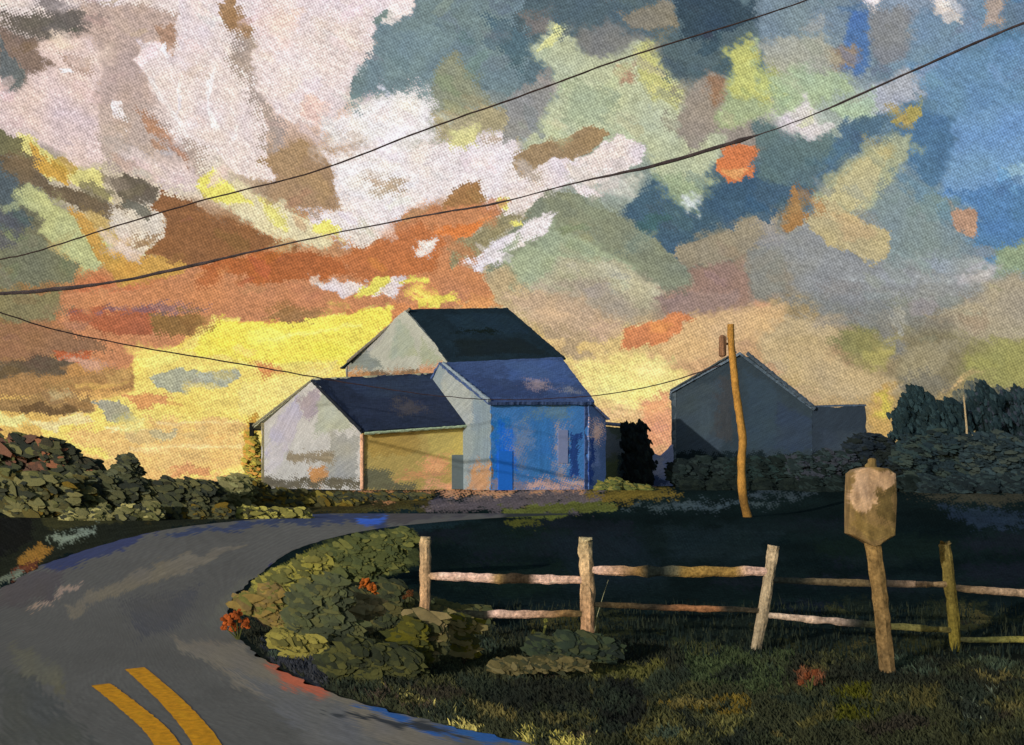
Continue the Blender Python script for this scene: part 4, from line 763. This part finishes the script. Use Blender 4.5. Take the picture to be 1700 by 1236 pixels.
lumps_bush('tree', 'tall dark tree right of the thin pale pole', 'tree', 74, [(1622,664,12), (1632,646,9), (1642,668,15), (1620,690,18), (1645,700,20)], FP + FQ, 3800, .26, SKT, kk=1.25)
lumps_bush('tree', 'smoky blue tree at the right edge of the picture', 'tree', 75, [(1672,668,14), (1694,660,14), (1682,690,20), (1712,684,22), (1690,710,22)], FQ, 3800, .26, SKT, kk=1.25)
lumps_bush('tree', 'broad hazy grey green tree crown rising behind the firs', 'tree', 84, [(1605,662,15), (1622,646,12), (1655,662,16), (1590,684,20), (1650,690,26), (1545,694,24)], [(70,74,66), (84,84,70), (52,60,60)], 2600, .34)

# ---------------------------------------------------------------- pole, wires, thin far pole
up_ = empty('utility_pole', G(1240, 858), 'tall orange brown wooden utility pole leaning slightly left at the back of the field', 'utility pole')
Yp = GY(858); m = MB()
pts = spline([P(1243, 866, Yp), P(1233, 820, Yp), P(1231, 770, Yp), P(1233, 730, Yp), P(1228, 690, Yp), P(1222, 650, Yp), P(1218, 610, Yp), P(1214, 570, Yp), P(1213, 538, Yp)], 60)
m.tube(pts, [(.19 - .04 * i / 59) * (1 + .12 * mnoise.noise(Vector((i * .35, 0, 0)))) for i in range(60)],
       lambda t_, j: alb(np.array((182, 128, 58)) * (1 + .22 * mnoise.noise(Vector((t_ * 18, j * 4, 0)))) * (1 if t_ > .12 else .75), K_POST), n=10, wob=.12)
m.build('pole', M_WOOD, up_, smooth=True)
m = MB(); q = P(1199, 574, Yp)
m.tube([q + Vector((.02, -.05, -.48)), q + Vector((0, -.05, -.42)), q + Vector((0, -.05, .38)), q + Vector((.02, -.05, .46))], [.10, .17, .17, .09], lambda t_, j: alb(np.array((138, 98, 70)) * (1 + .5 * mnoise.noise(Vector((t_ * 9, j * 7, 0)))), K_POST), n=12, wob=.25)
m.build('transformer', M_WOOD, up_)
m = MB(); m.box((q.x, q.y - .04, q.z + .05), (q.x + .4, q.y + .04, q.z + .14), alb((90,70,50), K_POST)); m.build('bracket', M_WOOD, up_)
fp = empty('thin_pole', Vector((P(1606, 0, 70).x, 70, RISE)), 'thin pale pole standing among the firs on the right', 'pole')
m = MB(); m.tube([P(1606, 812, 70), P(1605, 711, 70), P(1600, 658, 70)], [.08, .07, .05], alb((188,160,120), K_POST), n=6); m.build('pole', M_WOOD, fp)
m = MB(); q = P(1600, 657, 70); m.tube([q, q + Vector((0, 0, .08))], [.09, .04], alb((150,130,100), K_POST), n=6); m.build('cap', M_WOOD, fp)
def wire(name, label, pts, wpx, colr, n_=200, cat='power line'):
    P3 = spline([P(*p) for p in pts], n_); m = MB(); rad = []
    ws = [q[0] for q in wpx]; wv_ = [q[1] for q in wpx]
    for i, p in enumerate(P3):
        p.z += p.y / F * 1.0 * mnoise.noise(Vector((i * .23, 3, 1)))
        pxx = CX + p.x * F / p.y; rad.append(max(.005, .41 * np.interp(pxx, ws, wv_) * p.y / F * (1 + .35 * mnoise.noise(Vector((i * .9, 1, 5))))))
    m.tube(P3, rad, lambda t_, j: alb(np.array(colr) * (1 + .4 * mnoise.noise(Vector((t_ * 90, 0, 0)))), .6), n=6)
    o = m.build('wire', M_WIRE); o.name = name; return tag(o, label, cat, 'overhead wires')
wire('power_line', 'uppermost wire, a thin dark line rising to the top edge right of centre', [(-120,448,46), (0,430,43), (60,417,41), (170,382,38), (330,334,34), (520,285,30), (700,217,26), (870,157,23), (1040,95,20), (1250,30,17), (1420,-28,15)], [(-100,2.6), (300,3.0), (900,3.4), (1250,3), (1400,2.6)], (40,32,32))
wire('power_line', 'middle wire, a heavy cable thickening at both sides and in the centre', [(-120,488,42), (0,487,40), (110,478,38), (210,464,36), (330,438,33), (430,415,31), (560,386,28), (730,353,25), (820,338,23.5), (960,302,21.5), (1080,276,20), (1250,226,18), (1350,190,17), (1500,124,15.5), (1640,62,14), (1800,0,13)],
     [(-100,7), (0,7), (110,9), (180,5), (300,7), (420,4), (560,2.5), (700,3.4), (820,4.5), (860,2.4), (960,3.2), (1080,7), (1240,8), (1262,2.2), (1345,2.2), (1400,4.5), (1500,4), (1560,5.5), (1700,5)], (48,43,46))
wire('power_line', 'lowest wire, sagging from the left across the roofs to the wooden pole', [(-120,478,40), (0,518,41), (100,549,42), (250,579,43), (430,609,44), (530,627,44.5), (640,645,45), (740,658,45.5), (850,663,46), (990,656,46.5), (1100,636,46.8), (1196,606,46.6)], [(-100,2.8), (400,3), (560,2.6), (700,1.8), (900,1.8), (1000,2.2), (1150,2.6)], (44,34,36))

# ---------------------------------------------------------------- split rail fence
fence = empty('split_rail_fence', Vector((P(970, 0, 11.8).x, 11.8, 0)), 'low rustic split rail fence of sunlit tan posts along the dark field', 'fence')
YF = 11.8; K_F = K_POST
K_PST = K_POST * v3(.84, .72, .66)
def post(top, bot, r, c1, c2, seed):
    m = MB(); pts = spline([P(bot[0], bot[1], YF), P((top[0] + bot[0]) / 2 + 2, (top[1] + bot[1]) / 2, YF), P(top[0], top[1] + 6, YF), P(top[0] + 1, top[1], YF)], 26)
    rad = [r * (1 + .15 * mnoise.noise(Vector((i * .5, seed, 0)))) * (1 if i < 24 else (.8 if i == 24 else .45)) for i in range(26)]
    def cf(t_, j):
        b = np.array(c1) * t_ + np.array(c2) * (1 - t_); return alb(b * (1 + .35 * mnoise.noise(Vector((t_ * 9, j * 5, seed)))), K_PST if seed < 4 else K_F)
    m.tube(pts, rad, cf, n=10, wob=.22); m.build('post', M_FENCE, fence)
post((706, 896), (702, 1085), .064, (190,152,108), (176,118,80), 1)
post((972, 899), (975, 1085), .082, (196,164,116), (172,112,76), 2)
post((1283, 908), (1252, 1095), .066, (190,150,112), (142,114,86), 3)
post((1569, 905), (1588, 1100), .064, (120,98,62), (120,104,40), 4)
post((452, 940), (452, 1000), .05, (60,60,40), (50,50,35), 9) if False else None
post((1850, 915), (1855, 1110), .066, (120,98,66), (90,76,40), 5)
def rail(a, b, r, cols, seed, off=-.02):
    m = MB(); n_ = 40; pa = P(a[0], a[1], YF + off); pb = P(b[0], b[1], YF + off); pts = []; rad = []
    for i in range(n_):
        t_ = i / (n_ - 1); p = pa.lerp(pb, t_); p.z += .012 * mnoise.noise(Vector((i * .25, seed, 0))) - .01 * math.sin(math.pi * t_); pts.append(p)
        rad.append(r * 1.02 * (.75 + .25 * math.sin(math.pi * min(1, max(0, t_ * 1.0)))) * (1 + .3 * mnoise.noise(Vector((i * .35, seed, 4)))))
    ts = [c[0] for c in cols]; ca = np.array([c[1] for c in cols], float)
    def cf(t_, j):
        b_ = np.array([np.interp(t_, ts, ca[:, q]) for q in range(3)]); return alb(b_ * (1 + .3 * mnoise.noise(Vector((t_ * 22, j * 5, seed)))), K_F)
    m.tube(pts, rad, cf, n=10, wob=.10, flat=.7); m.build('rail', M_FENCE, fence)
PK, TN, DKR, OR = (236,188,164), (178,138,84), (58,52,42), (190,128,84)  # pink highlights and dark unlit gaps are painted along the rails
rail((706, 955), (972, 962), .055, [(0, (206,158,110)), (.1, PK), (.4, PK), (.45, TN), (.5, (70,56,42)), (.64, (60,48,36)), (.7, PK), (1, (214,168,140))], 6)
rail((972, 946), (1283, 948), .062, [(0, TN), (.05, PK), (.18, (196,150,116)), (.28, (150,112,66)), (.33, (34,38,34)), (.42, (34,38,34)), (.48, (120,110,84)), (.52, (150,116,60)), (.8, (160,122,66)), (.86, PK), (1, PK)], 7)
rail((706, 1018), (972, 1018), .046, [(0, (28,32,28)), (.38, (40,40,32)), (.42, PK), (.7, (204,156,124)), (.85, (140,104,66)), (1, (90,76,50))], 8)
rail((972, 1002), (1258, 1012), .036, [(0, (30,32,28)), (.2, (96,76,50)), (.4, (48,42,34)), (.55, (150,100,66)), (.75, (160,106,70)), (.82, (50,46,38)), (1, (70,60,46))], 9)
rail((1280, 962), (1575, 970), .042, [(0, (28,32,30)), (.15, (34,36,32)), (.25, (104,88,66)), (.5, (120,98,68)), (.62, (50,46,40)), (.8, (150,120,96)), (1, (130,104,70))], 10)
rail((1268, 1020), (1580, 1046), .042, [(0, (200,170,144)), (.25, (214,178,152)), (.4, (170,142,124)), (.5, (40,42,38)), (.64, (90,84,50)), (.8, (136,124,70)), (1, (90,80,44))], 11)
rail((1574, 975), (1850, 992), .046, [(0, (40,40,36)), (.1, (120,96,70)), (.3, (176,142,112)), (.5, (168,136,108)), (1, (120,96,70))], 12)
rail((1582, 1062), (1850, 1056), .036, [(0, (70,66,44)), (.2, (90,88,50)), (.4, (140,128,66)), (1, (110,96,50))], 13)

# ---------------------------------------------------------------- wooden box on a post
YX = 10.6
bx = empty('box_on_post', Vector((P(1470, 0, YX).x, YX, 0)), 'tan wooden box with tapered foot and a small knob, on a post by the fence', 'box on a post')
m = MB(); pts = spline([P(1476, 1130, YX), P(1468, 1060, YX), P(1460, 980, YX), P(1447, 890, YX)], 30)
m.tube(pts, [.082 + .006 * mnoise.noise(Vector((i * .4, 9, 0))) for i in range(30)], lambda t_, j: alb((np.array((118, 92, 60)) * (1 - t_) + np.array((146, 112, 66)) * t_) * (1 + .28 * mnoise.noise(Vector((t_ * 14, j * 5, 2)))), K_F), n=8, wob=.15, flat=1)
m.build('post', M_FENCE, bx)
out = [(1409,786), (1418,779), (1440,774), (1470,777), (1483,786), (1485,830), (1482,888), (1468,896), (1457,904), (1441,904), (1428,896), (1407,886), (1407,830)]
cc2 = Vector((0, 0, 0)); m = MB(); dpt = .2
ctr = P(1446, 836, YX); N = 40
# front drawn as a fine grid clipped to the outline's width at each height, so its lit left and shaded right can be painted into the colour
def edge_x(py, left):
    xs = []
    for i in range(len(out)):
        (x0, y0), (x1, y1) = out[i], out[(i + 1) % len(out)]
        if (y0 - py) * (y1 - py) <= 0 and y0 != y1: xs.append(x0 + (x1 - x0) * (py - y0) / (y1 - y0))
    return (min(xs) if left else max(xs)) if xs else 1446
nyb, nxb = 60, 40; pyv = np.linspace(775, 905.5, nyb); Vf = []; s_ = []; t2 = []
for py in pyv:
    xl, xr = edge_x(py, True), edge_x(py, False)
    for j in range(nxb):
        px = xl + (xr - xl) * j / (nxb - 1); p = P(px, py, YX - dpt / 2); p.x = P(px, py, YX).x; p.z = P(px, py, YX).z
        rnd = (abs(j / (nxb - 1) - .5) * 2) ** 6; p.y += .03 * rnd; Vf.append(tuple(p)); s_.append(px); t2.append(py)
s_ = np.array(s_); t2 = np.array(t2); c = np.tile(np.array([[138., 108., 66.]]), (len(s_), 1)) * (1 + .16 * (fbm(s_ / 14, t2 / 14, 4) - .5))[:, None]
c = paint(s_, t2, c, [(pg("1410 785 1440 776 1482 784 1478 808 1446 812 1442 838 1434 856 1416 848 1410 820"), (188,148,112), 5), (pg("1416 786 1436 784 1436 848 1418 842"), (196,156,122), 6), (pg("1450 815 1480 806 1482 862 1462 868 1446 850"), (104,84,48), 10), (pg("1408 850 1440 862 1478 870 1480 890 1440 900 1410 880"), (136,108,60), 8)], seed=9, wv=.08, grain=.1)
Vf = np.array(Vf); Vb = Vf.copy(); Vb[:, 1] = YX + dpt / 2; n0 = len(Vf); ids = np.arange(n0).reshape(nyb, nxb)
def strip(idx): idx = np.array(idx); return np.stack([idx[:-1], idx[1:], idx[1:] + n0, idx[:-1] + n0], 1)
f = np.vstack([grid_faces(nyb, nxb, flip=True), grid_faces(nyb, nxb, n0), strip(ids[0]), strip(ids[-1])[:, ::-1], strip(ids[:, 0])[:, ::-1], strip(ids[:, -1])])
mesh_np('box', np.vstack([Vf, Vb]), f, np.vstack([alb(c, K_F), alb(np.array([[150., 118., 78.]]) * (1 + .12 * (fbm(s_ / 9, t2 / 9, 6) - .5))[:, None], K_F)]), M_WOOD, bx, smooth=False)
m = MB(); q = P(1446, 776, YX); m.tube([q + Vector((0, 0, -.02)), q + Vector((0, 0, .02)), q + Vector((.01, 0, .05)), q + Vector((.01, 0, .085)), q + Vector((.01, 0, .10))], [.075, .06, .042, .04, .02], alb((132,104,60), K_F), n=10, wob=.15); m.build('knob', M_WOOD, bx)

# ---------------------------------------------------------------- verge: grass, plants, flowers
def on_verge(px, py):
    # right of the road edge in chart space
    edge = np.interp(py, [868, 882, 908, 955, 1000, 1048, 1102, 1154, 1198, 1236, 1300], [720, 600, 500, 428, 384, 388, 450, 560, 715, 880, 1100])
    return px > edge + 4
gm = MB(); N_ = 60000; rg = np.random.RandomState(8)
by = 985 + 300 * rg.rand(N_) ** .85; bx_ = rg.uniform(380, 1740, N_)
edge = np.interp(by, [868, 882, 908, 955, 1000, 1048, 1102, 1154, 1198, 1236, 1300], [720, 600, 500, 428, 384, 388, 450, 560, 715, 880, 1100])
lim = np.interp(bx_, [400, 700, 1000, 1300, 1700], [985, 1030, 1060, 1080, 1100]); ok = (bx_ > edge + 6) & (by > lim); by, bx_ = by[ok], bx_[ok]
bc_ = paint(bx_, by, np.tile(np.array([[32., 34., 25.]]), (len(bx_), 1)), GROUND_MARKS + VERGE_TOUCH, seed=4, wv=0, grain=.1)
for i in range(len(bx_)):
    px, py = bx_[i], by[i]; g0 = G(px, py); cl = mnoise.noise(Vector((px / 60, py / 26, 0))); h = ru(.02, .065) * (1.1 + .8 * cl)
    le = ru(-.9, .5); wd = ru(.004, .012); cc = alb(bc_[i] * ru(.8, 1.25), K_LEAF * 1.05)
    tp = g0 + Vector((h * le, ru(-.3, .3) * h, h)); md = g0 + Vector((h * le * .35, 0, h * .5))
    gm.add([g0 + Vector((-wd, 0, -.004)), g0 + Vector((wd, 0, -.004)), md + Vector((wd * .8, 0, 0)), tp, md - Vector((wd * .8, 0, 0))], [(0, 1, 2, 4), (4, 2, 3)], cc)
gr = gm.build('grass', M_LEAF); gr['kind'] = 'stuff'; gr['label'] = 'rough dark grass of the roadside verge'; gr['category'] = 'grass'
# dark tall field edge grass behind the fence foot
gm = MB()
for _ in range(3200):
    px = ru(640, 1740); py = ru(1005, 1095); cl = mnoise.noise(Vector((px / 50, 2, 0)))
    g0 = G(px, py); h = ru(.04, .13) * (1 + cl) + (.14 * R() if R() < .06 else 0); le = ru(-.3, .3); wd = ru(.006, .014)
    tp = g0 + Vector((h * le, 0, h)); gm.add([g0 + Vector((-wd, 0, 0)), g0 + Vector((wd, 0, 0)), tp], [(0, 1, 2)], alb(random.choice([(22,30,25), (28,34,26), (18,26,24), (36,40,28)]), K_LEAF))
gm.tube([G(985, 1062), P(992, 1020, 12.3), P(1001, 990, 12.3), P(1010, 962, 12.3)], [.006, .005, .004, .002], alb((120,118,86), K_LEAF), n=4)
gr = gm.build('tall_grass', M_LEAF); gr['kind'] = 'stuff'; gr['label'] = 'dark tall grass growing round the fence posts'; gr['category'] = 'grass'

VG = 'low leafy clumps on the verge'
def clump(label, py0, lm, pal, n, size=.085): return lumps_bush('shrub', label, 'shrub', GY(py0), lm, pal, n, size, VG, depth=.5)
clump('loose olive bank spread over the verge under all the other clumps', 1040, [(480,1035,18),(530,1050,20),(585,1050,22),(635,1062,22),(690,1080,20),(740,1085,18),(790,1085,16),(600,1000,20),(650,985,18),(540,1010,18),(640,1025,20),(690,1010,12)], [(52,56,34),(44,48,32),(62,62,36),(38,42,30),(72,68,38)], 5200, .09)
clump('bright yellow green clump along the upper edge of the verge', 985, [(448,972,16),(475,958,16),(505,945,15),(530,932,14),(440,985,14),(490,970,14)], [(112,106,48),(112,106,46),(90,86,42),(72,72,38)], 1500)
clump('large dull green clump at the top of the verge, nearest the field', 965, [(560,925,18),(595,908,17),(635,900,16),(670,893,14),(600,935,22),(645,925,20),(570,950,20)], [(66,70,38),(56,62,36),(84,84,42),(60,64,34)], 2600, .09)
clump('moss green clump filling the middle of the verge', 1075, [(520,1000,26),(550,985,24),(545,1030,26),(505,1035,22),(530,1062,20),(575,1050,20)], [(58,62,42),(66,70,44),(50,54,38),(72,72,42)], 2600, .08)
clump('brown and ochre clump at the tip of the verge by the bend', 1045, [(412,1000,15),(440,1005,18),(465,1022,16),(478,1040,14),(450,985,14)], [(98,82,48),(108,90,46),(90,78,42),(84,82,40)], 1500, .075)
clump('mustard coloured clump on the lower left edge of the verge', 1095, [(470,1060,13),(490,1072,14),(510,1082,13),(525,1092,11)], [(104,96,44),(90,84,40),(66,64,32),(112,104,48)], 1200, .065)
clump('dark olive clump under the khaki leaves, lower middle of the verge', 1130, [(590,1085,22),(630,1095,22),(670,1100,22),(560,1100,18),(610,1115,20)], [(44,48,30),(54,56,32),(36,40,28),(66,66,34)], 2000, .07)
clump('dark clump at the foot of the second fence post', 1105, [(900,1075,18),(940,1070,18),(975,1072,18),(1005,1078,16)], [(34,42,32),(42,50,34),(28,34,28),(50,54,34)], 1600, .065)
clump('pale khaki plant in the middle of the verge, the lightest one', 1062, [(578,994,12),(598,1004,13),(585,1018,13),(616,1006,8),(590,1036,9)], [(124,110,72),(112,98,64),(96,86,54),(132,118,78)], 520, .09)
clump('tall olive and khaki plant left of the first fence post', 1118, [(704,1034,13),(720,1042,10),(712,1060,10),(700,1080,12)], [(116,102,66),(104,92,60),(80,74,42),(58,58,34)], 420, .085)
clump('upright moss yellow plant left of the first fence post, beside the tall khaki one', 1122, [(684,1044,10),(682,1064,12),(684,1088,12),(664,1060,7)], [(74,70,18),(62,60,22),(82,78,26),(50,52,24)], 480, .08)
clump('small plant right of the first fence post with a khaki tip and olive drooping leaves', 1105, [(760,1030,8),(780,1036,7),(770,1058,9),(772,1076,9)], [(100,90,54),(76,72,18),(64,62,24),(52,54,30)], 380, .075)
clump('long low khaki clump under the lower rail between the first two posts', 1130, [(832,1106,8),(852,1104,8),(872,1103,8),(895,1101,8),(918,1100,8),(940,1101,8),(960,1102,6)], [(84,76,46), (72,66,40), (58,56,34), (92,84,54), (48,50,34)], 1500, .05)
def flowers(name, label, px, py, blooms, group='orange flowers on the verge', bc=(186,92,40)):
    Y = GY(py); rt = empty(name, G(px, py), label, 'flowers', group); st_ = MB()
    for (lx, ly, r) in blooms:
        m = MB(); c0 = P(lx, ly, Y + ru(-.05, .05)); k = Y / F
        for _ in range(22): m.dab(c0 + Vector((ru(-1, 1) * r * k * .5, ru(-.5, .5) * r * k, ru(-1, 1) * r * k * .5)), r * k * ru(.35, .75), (ru(-.5, .3), -1, ru(0, .8)), alb(np.array(bc) * ru(.75, 1.05), K_LEAF * 2.1), el=1.4)
        m.build('bloom', M_LEAF, rt); st_.tube([G(px, py, -.01), (G(px, py) + c0) / 2, c0], [.01, .008, .006], alb((60,62,30), K_LEAF), n=5)
    st_.build('stem', M_LEAF, rt)
flowers('flowering_plant', 'orange flowers at the tip of the verge beside the bend', 396, 1062, [(378,1028,13), (392,1020,12), (404,1034,13), (388,1040,11), (372,1040,8)])
flowers('flowering_plant', 'orange flowers above the khaki leaf plant', 612, 1040, [(605,968,12), (618,974,12), (626,982,9)], bc=(192,102,38))
flowers('flowering_plant', 'small peach orange flowers left of the first fence post', 678, 1050, [(680,984,9), (672,990,6)], bc=(190,118,66))
flowers('flowering_plant', 'tiny yellow green flower spikes under the second bay of the fence', 895, 1085, [(906,1030,5), (906,1040,4), (886,1048,5), (880,1060,5)], bc=(150,146,70))
flowers('flowering_plant', 'dull red flowers in the dark grass left of the wooden box post', 1345, 1150, [(1340,1122,9), (1352,1116,8), (1330,1132,7)], bc=(120,66,38))
